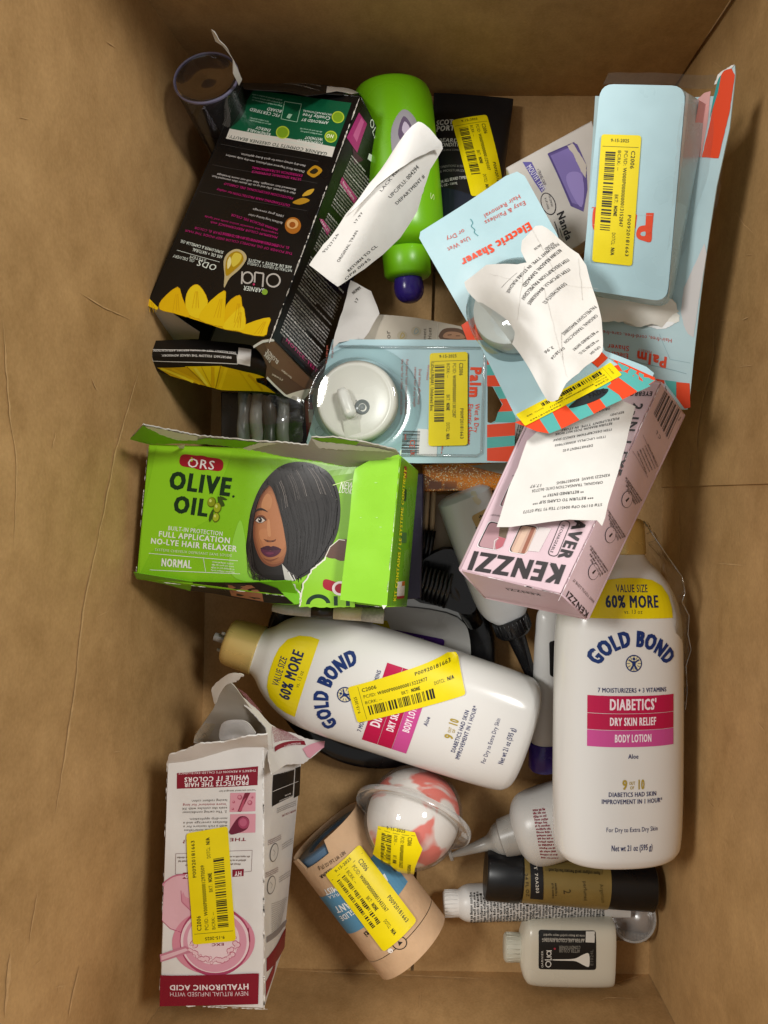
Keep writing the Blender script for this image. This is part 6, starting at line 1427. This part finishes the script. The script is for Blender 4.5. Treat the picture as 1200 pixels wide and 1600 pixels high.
# ------------------------------------------------------------------ black and gold tube
def build_gold_tube():
    b_, t_ = W(1020, 1386, .028), W(758, 1365, .032)
    s = Bottle(b_, t_, (0, 0, 1), [], 2.15); L = s.L; R = .0172; s.prof = [(0, R, R), (L, R, R)]
    t = thing('cosmetic_tube', 'black tube with gold label lying under the upright lotion bottle', 'tube', b_ - Vector((0, 0, R)))
    BK = mat('#0c0d0f', .36, .45, .06, 40); k = lambda x: L * (1020 - x) / 262
    s.mesh(t, 'body', BK, prof=[(0, R * .9, R * .9), (.001, R * .97, R * .97), (k(812), R * .985, R * .985)], n=2.1)
    s.mesh(t, 'cap', BK, prof=[(k(812), R * .99, R * .99), (k(811), R * 1.04, R * 1.04), (k(762), R * 1.03, R * 1.03), (k(758.5), R * .95, R * .95), (L, R * .8, R * .8)], n=2.1)
    gd = mat('#8d7842', .38, .5, .08, 60, metal=.3)
    s.mesh(t, 'gold_label', gd, prof=[(k(946), R * 1.004, R * 1.004), (k(814), R * 1.004, R * 1.004)], n=2.1, close=False)
    s.A = 0
    p = Print(s, e2, h=.0005, maxlen=.003)
    p.poly([(472, 440), (530, 445), (535, 615), (475, 610)], '#17171a', 1); p.poly([(545, 440), (815, 470), (812, 500), (545, 482)], '#6a5a30', 1); p.greek((800, 488), (560, 472), 10, '#2c2413', 3, 3)
    p.text('T 70A203', (492, 460), (502, 585), 14, '#d9d4c8', 1, 3); p.text('24 FL OZ', (448, 495), (456, 600), 14, '#3a301a', 1, 2)
    p.text('perfumed', (722, 530), (726, 620), 16, '#3d331d', 0, 2); p.text('2', (630, 570), (632, 590), 34, '#3d331d', 0, 2); p.text('Argentum', (800, 545), (808, 630), 16, '#54471f', 0, 2); p.greek((575, 540), (578, 610), 9, '#3d331d', 5, 2); p.greek((590, 540), (592, 600), 9, '#3d331d', 6, 2)
    p.make(t, 'label_print')
build_gold_tube()
# ------------------------------------------------------------------ white tube covered in fine print
def build_print_tube():
    b_, t_ = W(985, 1402, .012), W(716, 1411, .018)
    s = Bottle(b_, t_, (0, 0, 1), [], 2.1); L = s.L
    s.prof = smooth_prof([(0, .0155, .0010), (L * .1, .0152, .0035), (L * .45, .0142, .0095), (L * .85, .0132, .0128), (L * .95, .0126, .0126), (L, .0095, .0095)], 5)
    t = thing('cream_tube', 'white cream tube densely covered in fine black print, white cap at its left', 'tube', b_ - Vector((0, 0, .012)))
    wm = mat('#d6d3ce', .35, .5, .04, 30)
    s.mesh(t, 'body', wm); s.mesh(t, 'cap', mat('#dcd8d2', .35, .5, .03), prof=[(L - .001, .0085, .0085), (L, .0096, .0096), (L + .0105, .0092, .0092), (L + .0115, .0078, .0078)], n=2)
    for k in range(22):
        th = 2 * math.pi * k / 22; c = s.P(.0093 * math.cos(th), L + .0005, .0093 * math.sin(th)); tube(t, 'cap_rib', [c, c + s.ey * .0098], .00035, wm, 5)
    p = Print(s, e2, h=.0003, maxlen=.004)
    for i in range(46):
        b = L * .925 - i * .00245
        if b < .02: break
        p.greekab((-.0118, b), (.0118, b), .0019, '#26241f', i, 1)
    p.make(t, 'fine_print')
build_print_tube()
# ------------------------------------------------------------------ scalloped clear scoop
t = thing('plastic_scoop', 'small frosted clear plastic cup with a scalloped edge in the lower right corner', 'plastic cup', W(985, 1440, .0))
o = W(988, 1432, .016); ax = Vector((-.25, .35, .9)).normalized()
FR = film('#e6e2dc', .12, .25, .35, .1, 60, .25)
lathe(t, 'bowl', o, ax, [(-.013, .0003), (-.0125, .006), (-.008, .0125), (0, .0160), (.0005, .0166)], FR, 48)
lathe(t, 'rim', o, ax, [(.0, .0158), (.0012, .0162), (.0012, .0176), (0, .018), (-.001, .0172)], mat('#b7b2aa', .3, .5, .05, trans=.5), 48)
for k in range(9):
    a = W(962 + k * 6, 1452 + k * 1.2, .008); b = W(964 + k * 5.5, 1467 + k * .2, .003); tube(t, 'scallop', [a, b], .0017, FR, 8)
# ------------------------------------------------------------------ small conditioner bottle
def build_conditioner():
    b_, t_ = W(958, 1484, .018), W(812, 1480, .020)
    s = Bottle(b_, t_, (0, .05, 1), [], 3.6); L = s.L
    s.prof = smooth_prof([(0, .0195, .009), (.0012, .0222, .0125), (.005, .0238, .0152), (L * .5, .0243, .016), (L * .86, .0238, .0155), (L * .95, .0200, .0135), (L * .99, .0130, .0105), (L, .0095, .0095)], 5)
    t = thing('conditioner_bottle', 'small flat ivory bottle with a square black label, lowest in the box', 'bottle', b_ - Vector((0, 0, .016)))
    s.mesh(t, 'body', mat('#d3cdbb', .3, .5, .04, 14), n=3.6)
    s.mesh(t, 'cap', mat('#c9c7b6', .32, .5, .04, 30), prof=[(L - .0005, .0088, .0088), (L, .0098, .0098), (L + .011, .0095, .0095), (L + .012, .008, .008)], n=2.2)
    for k in range(20):
        th = 2 * math.pi * k / 20; c = s.P(.0097 * math.cos(th), L + .001, .0097 * math.sin(th)); tube(t, 'cap_rib', [c, c + s.ey * .0095], .0004, mat('#c9c7b6', .32, .5, .04, 30), 5)
    p = Print(s, e2, h=.0003, maxlen=.004)
    p.poly(rounded([(514, 758), (782, 762), (784, 946), (514, 942)], 14), '#141312')
    p.poly([(736, 766), (778, 766), (776, 818), (734, 816)], '#d2cec4', 1)
    Wt = '#dcd8cf'
    for i in range(2): p.greek((730, 782 + i * 18), (535, 776 + i * 18), 9, '#9a968c', i, 2)
    p.text('AFTER USE COLOR RINSING', (728, 800), (530, 798), 14, '#b9b5aa', 1, 2)
    p.text('CONDITIONER', (710, 832), (610, 832), 15, '#8d897f', 1, 2); p.text('AFTER COLOR', (708, 850), (610, 848), 14, '#8d897f', 1, 2)
    p.poly(smoothpoly([(750, 870), (752, 925), (735, 928), (690, 905), (650, 902), (585, 900), (585, 896), (650, 895), (690, 890), (725, 872)], 3), '#e2ded4', 2)
    # outlined mark, reading upwards
    p.poly(ell(560, 918, 14, 15), Wt, 2); p.poly(ell(560, 918, 10, 11), '#141312', 3)
    p.line([(544, 898), (573, 898), (573, 890)], 4, Wt, 2); p.line([(553, 884), (574, 884)], 4, Wt, 2)
    p.poly(ell(563, 868, 11.5, 12), Wt, 2); p.poly(ell(563, 868, 7.5, 8), '#141312', 3); p.line([(551, 855), (575, 855)], 4, Wt, 4)
    p.text('GARNIER', (536, 935), (536, 855), 9, '#c9c5ba', 1, 2); p.poly(ell(590, 846, 5), '#a33040', 2); p.text('E1024L', (770, 925), (770, 850), 14, '#6a665e', 1, 2)
    p.make(t, 'label_print')
build_conditioner()

# ------------------------------------------------------------------ leaflet, paper and odds and ends between
t = thing('beige_leaflet', 'beige leaflet with a small portrait and light bulb drawings, peeping over the shaver card', 'leaflet', W(650, 515, .05))
g = Grid([[(565, 485, .070), (650, 495, .072), (745, 515, .070)], [(565, 545, .070), (650, 545, .072), (740, 545, .070)]], .0012, 30, 3)
patch(t, 'leaflet_sheet', g, rounded([(320, 165), (340, 110), (370, 35), (600, 55), (835, 100), (860, 165), (840, 200), (330, 200)], 8), card('#c9bfae', .5), c7, solid=.0006)
p = Print(g, c7)
p.text('or', (468, 165), (465, 122), 26, '#5a5044', 0); p.text('color', (430, 175), (428, 148), 20, '#5a5044', 0) if False else None
for x, y, c_ in ((528, 148, '#b9a04a'), (600, 125, '#8ea3a8')): p.poly(ell(x, y, 26, 24), '#bdb29a', 0); p.line(smoothpoly([(x - 10, y + 12), (x, y - 14), (x + 12, y), (x + 2, y + 12)]), 3.5, c_, 2)
p.text('ment', (652, 170), (652, 112), 16, '#5c564c', 0); p.text('Hues', (680, 168), (680, 108), 18, '#5c564c', 0); p.line([(712, 85), (708, 170)], 3, '#e0d8c8', 1)
p.poly(smoothpoly([(725, 165), (735, 120), (780, 108), (840, 118), (862, 165)], 3), '#6d5444', 1); p.poly(smoothpoly([(745, 160), (755, 132), (800, 128), (840, 140), (850, 165)], 3), '#b58a6c', 2); p.line([(765, 146), (785, 144)], 4, '#4a3226', 3); p.line([(808, 150), (828, 150)], 4, '#4a3226', 3)
p.make(t, 'leaflet_print')
t = thing('printed_leaflet', 'grey newsprint-like leaflet covered in tiny text beside the striped card end', 'leaflet', W(815, 700, .04))
g = Grid([[(798, 640, .065), (850, 660, .068)], [(745, 735, .062), (830, 740, .064)]], .001, 30, 5)
patch(t, 'leaflet_sheet', g, [(806, 650), (850, 662), (835, 700), (812, 735), (790, 742), (735, 728), (790, 722)], paper('#a9a7a2'), PX, solid=.0003)
p = Print(g, PX)
for i in range(11): p.greek((800 + i * 4, 735 - i * 1.5), (815 + i * 3.2, 650 + i * 1.5), 2.6, '#33312e', i)
p.make(t, 'leaflet_print')
# amber glitter bar
def glitter():
    m = bpy.data.materials.new('amber_glitter'); m.use_nodes = True; nt = m.node_tree; b = nt.nodes['Principled BSDF']
    tc = nt.nodes.new('ShaderNodeTexCoord'); v = nt.nodes.new('ShaderNodeTexVoronoi'); v.inputs['Scale'].default_value = 1500; nt.links.new(tc.outputs['Object'], v.inputs['Vector'])
    v2 = nt.nodes.new('ShaderNodeSeparateColor'); nt.links.new(v.outputs['Color'], v2.inputs[0])
    r = nt.nodes.new('ShaderNodeValToRGB'); nt.links.new(v2.outputs[0], r.inputs[0]); e = r.color_ramp.elements; e[0].position = .55; e[0].color = (*lin('#f08a14'), 1); e[1].position = .95; e[1].color = (*lin('#fff0c0'), 1)
    e2_ = r.color_ramp.elements.new(.8); e2_.color = (*lin('#ffa52c'), 1)
    nt.links.new(r.outputs[0], b.inputs['Base Color']); b.inputs['Roughness'].default_value = .25; b.inputs['Coat Weight'].default_value = .6
    mt = nt.nodes.new('ShaderNodeMath'); mt.operation = 'GREATER_THAN'; mt.inputs[1].default_value = .78; nt.links.new(v2.outputs[0], mt.inputs[0]); nt.links.new(mt.outputs[0], b.inputs['Metallic'])
    nb = nt.nodes.new('ShaderNodeNormalMap') if False else None
    bp = nt.nodes.new('ShaderNodeBump'); bp.inputs['Strength'].default_value = .8; bp.inputs['Distance'].default_value = .001; nt.links.new(v2.outputs[1], bp.inputs['Height']); nt.links.new(bp.outputs[0], b.inputs['Normal'])
    return m
GLM = glitter()
t = thing('glitter_comb', 'amber glittery plastic comb bar lying below the shaver card', 'comb', W(735, 745, .03))
F = [W(660, 726, .056), W(815, 722, .058), W(812, 766, .058), W(662, 768, .056)]
V = []; Lw = [p + Vector((0, 0, -.007)) for p in F]
def slab(parent, name, F, dz, m, bev=.0015):
    gg = [Vector(p) for p in F]; n = len(gg); c = sum(gg, Vector()) / n
    top = [c + (p - c) * .96 for p in gg]; midv = [p - Vector((0, 0, bev)) for p in gg]; low = [p - Vector((0, 0, dz)) for p in gg]
    vs = top + midv + low; fs = [tuple(reversed(range(n)))]
    for k in range(2):
        for i in range(n): j = (i + 1) % n; fs.append((k * n + i, k * n + j, (k + 1) * n + j, (k + 1) * n + i))
    fs.append(tuple(2 * n + i for i in range(n)))
    return part(parent, name, vs, fs, m)
slab(t, 'comb_spine', F, .006, GLM)
for k in range(6):
    x = 670 + k * 24; slab(t, 'comb_band', [W(x, 752, .0565), W(x + 20, 752, .0567), W(x + 20, 764, .0567), W(x, 764, .0565)], .004, mat('#b5650f', .15, .6, .05, coat=.5))
t = thing('cream_card_box', 'small cream carton lying under the glittery comb', 'box', W(720, 830, .01))
carton(t, [W(668, 772, .034), W(790, 770, .036), W(800, 870, .036), W(672, 880, .034)], Vector((0, 0, -.03)), '#b39a7a', amp=.0005, seed=9)
t = thing('cream_sticks', 'bundle of two thin cream sticks standing beside the black tint brush', 'sticks', W(672, 800, .02))
for dx in (0, 10): tube(t, 'stick', [W(668 + dx, 768, .052), W(664 + dx, 840, .046)], .0019, mat('#c7ad86', .45, .4, .08, 90), 10)
# dark purple pack right behind the green carton
t = thing('dark_purple_pack', 'dark purple glossy pack showing as a narrow strip behind the green carton', 'pack', W(655, 840, .03))
carton(t, [W(620, 738, .080), W(662, 740, .078), W(658, 935, .078), W(622, 938, .080)], Vector((0, 0, -.05)), '#2c2640', side={'right': '#1f1c26', 'top': '#3b3560'}, amp=.0008, seed=5, rough=.3)
# plastic-wrapped goods between the two big cartons
t = thing('dark_carton', 'dark carton with red trim in the gap between black and green cartons', 'box', W(430, 650, .0))
S = carton(t, [W(345, 612, .055), W(490, 616, .060), W(492, 705, .060), W(345, 700, .055)], Vector((0, 0, -.05)), '#1d1c1c', amp=.0008, seed=5, rough=.3)
p = Print(S['front'], PX); p.poly([(476, 625), (489, 630), (491, 690), (480, 690)], '#8e1d22'); p.poly([(482, 640), (489, 640), (490, 660), (483, 660)], '#d8d2cc', 1); p.make(t, 'front_print')
t = thing('wrapped_spool', 'grey and white coiled item wrapped in clear plastic beneath the black carton flap', 'wrapped item', W(430, 650, .06))
o = W(425, 655, .066)
for i in range(4):
    tube(t, 'coil', [o + Vector((-.018 + i * .009, .026 - j * .0045, .007 * math.sin(j / 12 * math.pi) + .002 * math.sin(i * 2 + j))) for j in range(12)], .0042, mat(('#6c6e6d', '#a9aaa8', '#3b3e40', '#858786')[i], .35, .5, .06, 60), 10)
g = Grid([[(385, 612, .08), (430, 610, .086), (478, 620, .08)], [(380, 660, .082), (430, 660, .09), (478, 660, .082)], [(385, 690, .078), (430, 695, .082), (474, 700, .078)]], .004, 60, 3, fade=False)
patch(t, 'plastic_wrap', g, ragged([(388, 615), (430, 610), (475, 625), (472, 690), (430, 692), (385, 685), (378, 650)], 2, 10, 3), film('#e2e1de', .07, .14, .3, .25, 60), PX, maxlen=.003)
# brush with cream ferrule under the lower edge of the green carton
t = thing('makeup_brush', 'thin brush with silver and cream ferrule under the lower edge of the green carton', 'brush', W(500, 955, .06))
a, b = W(426, 950, .082), W(600, 962, .080)
tube(t, 'handle', [a, a.lerp(b, .12), a.lerp(b, .35)], .004, mat('#b9b6b0', .25, .5, .1, 200), 12, radii=[.0025, .0040, .0044])
tube(t, 'dark_band', [a.lerp(b, .35), a.lerp(b, .55)], .0044, mat('#2a2420', .35, .5, .05), 12)
tube(t, 'cream_ferrule', [a.lerp(b, .55), a.lerp(b, .80)], .0048, mat('#d8caa8', .3, .5, .05), 12)
tube(t, 'bristles', [a.lerp(b, .80), a.lerp(b, 1.0)], .0052, mat('#a9a498', .6, .3, .2, 500), 12, radii=[.0048, .0056])
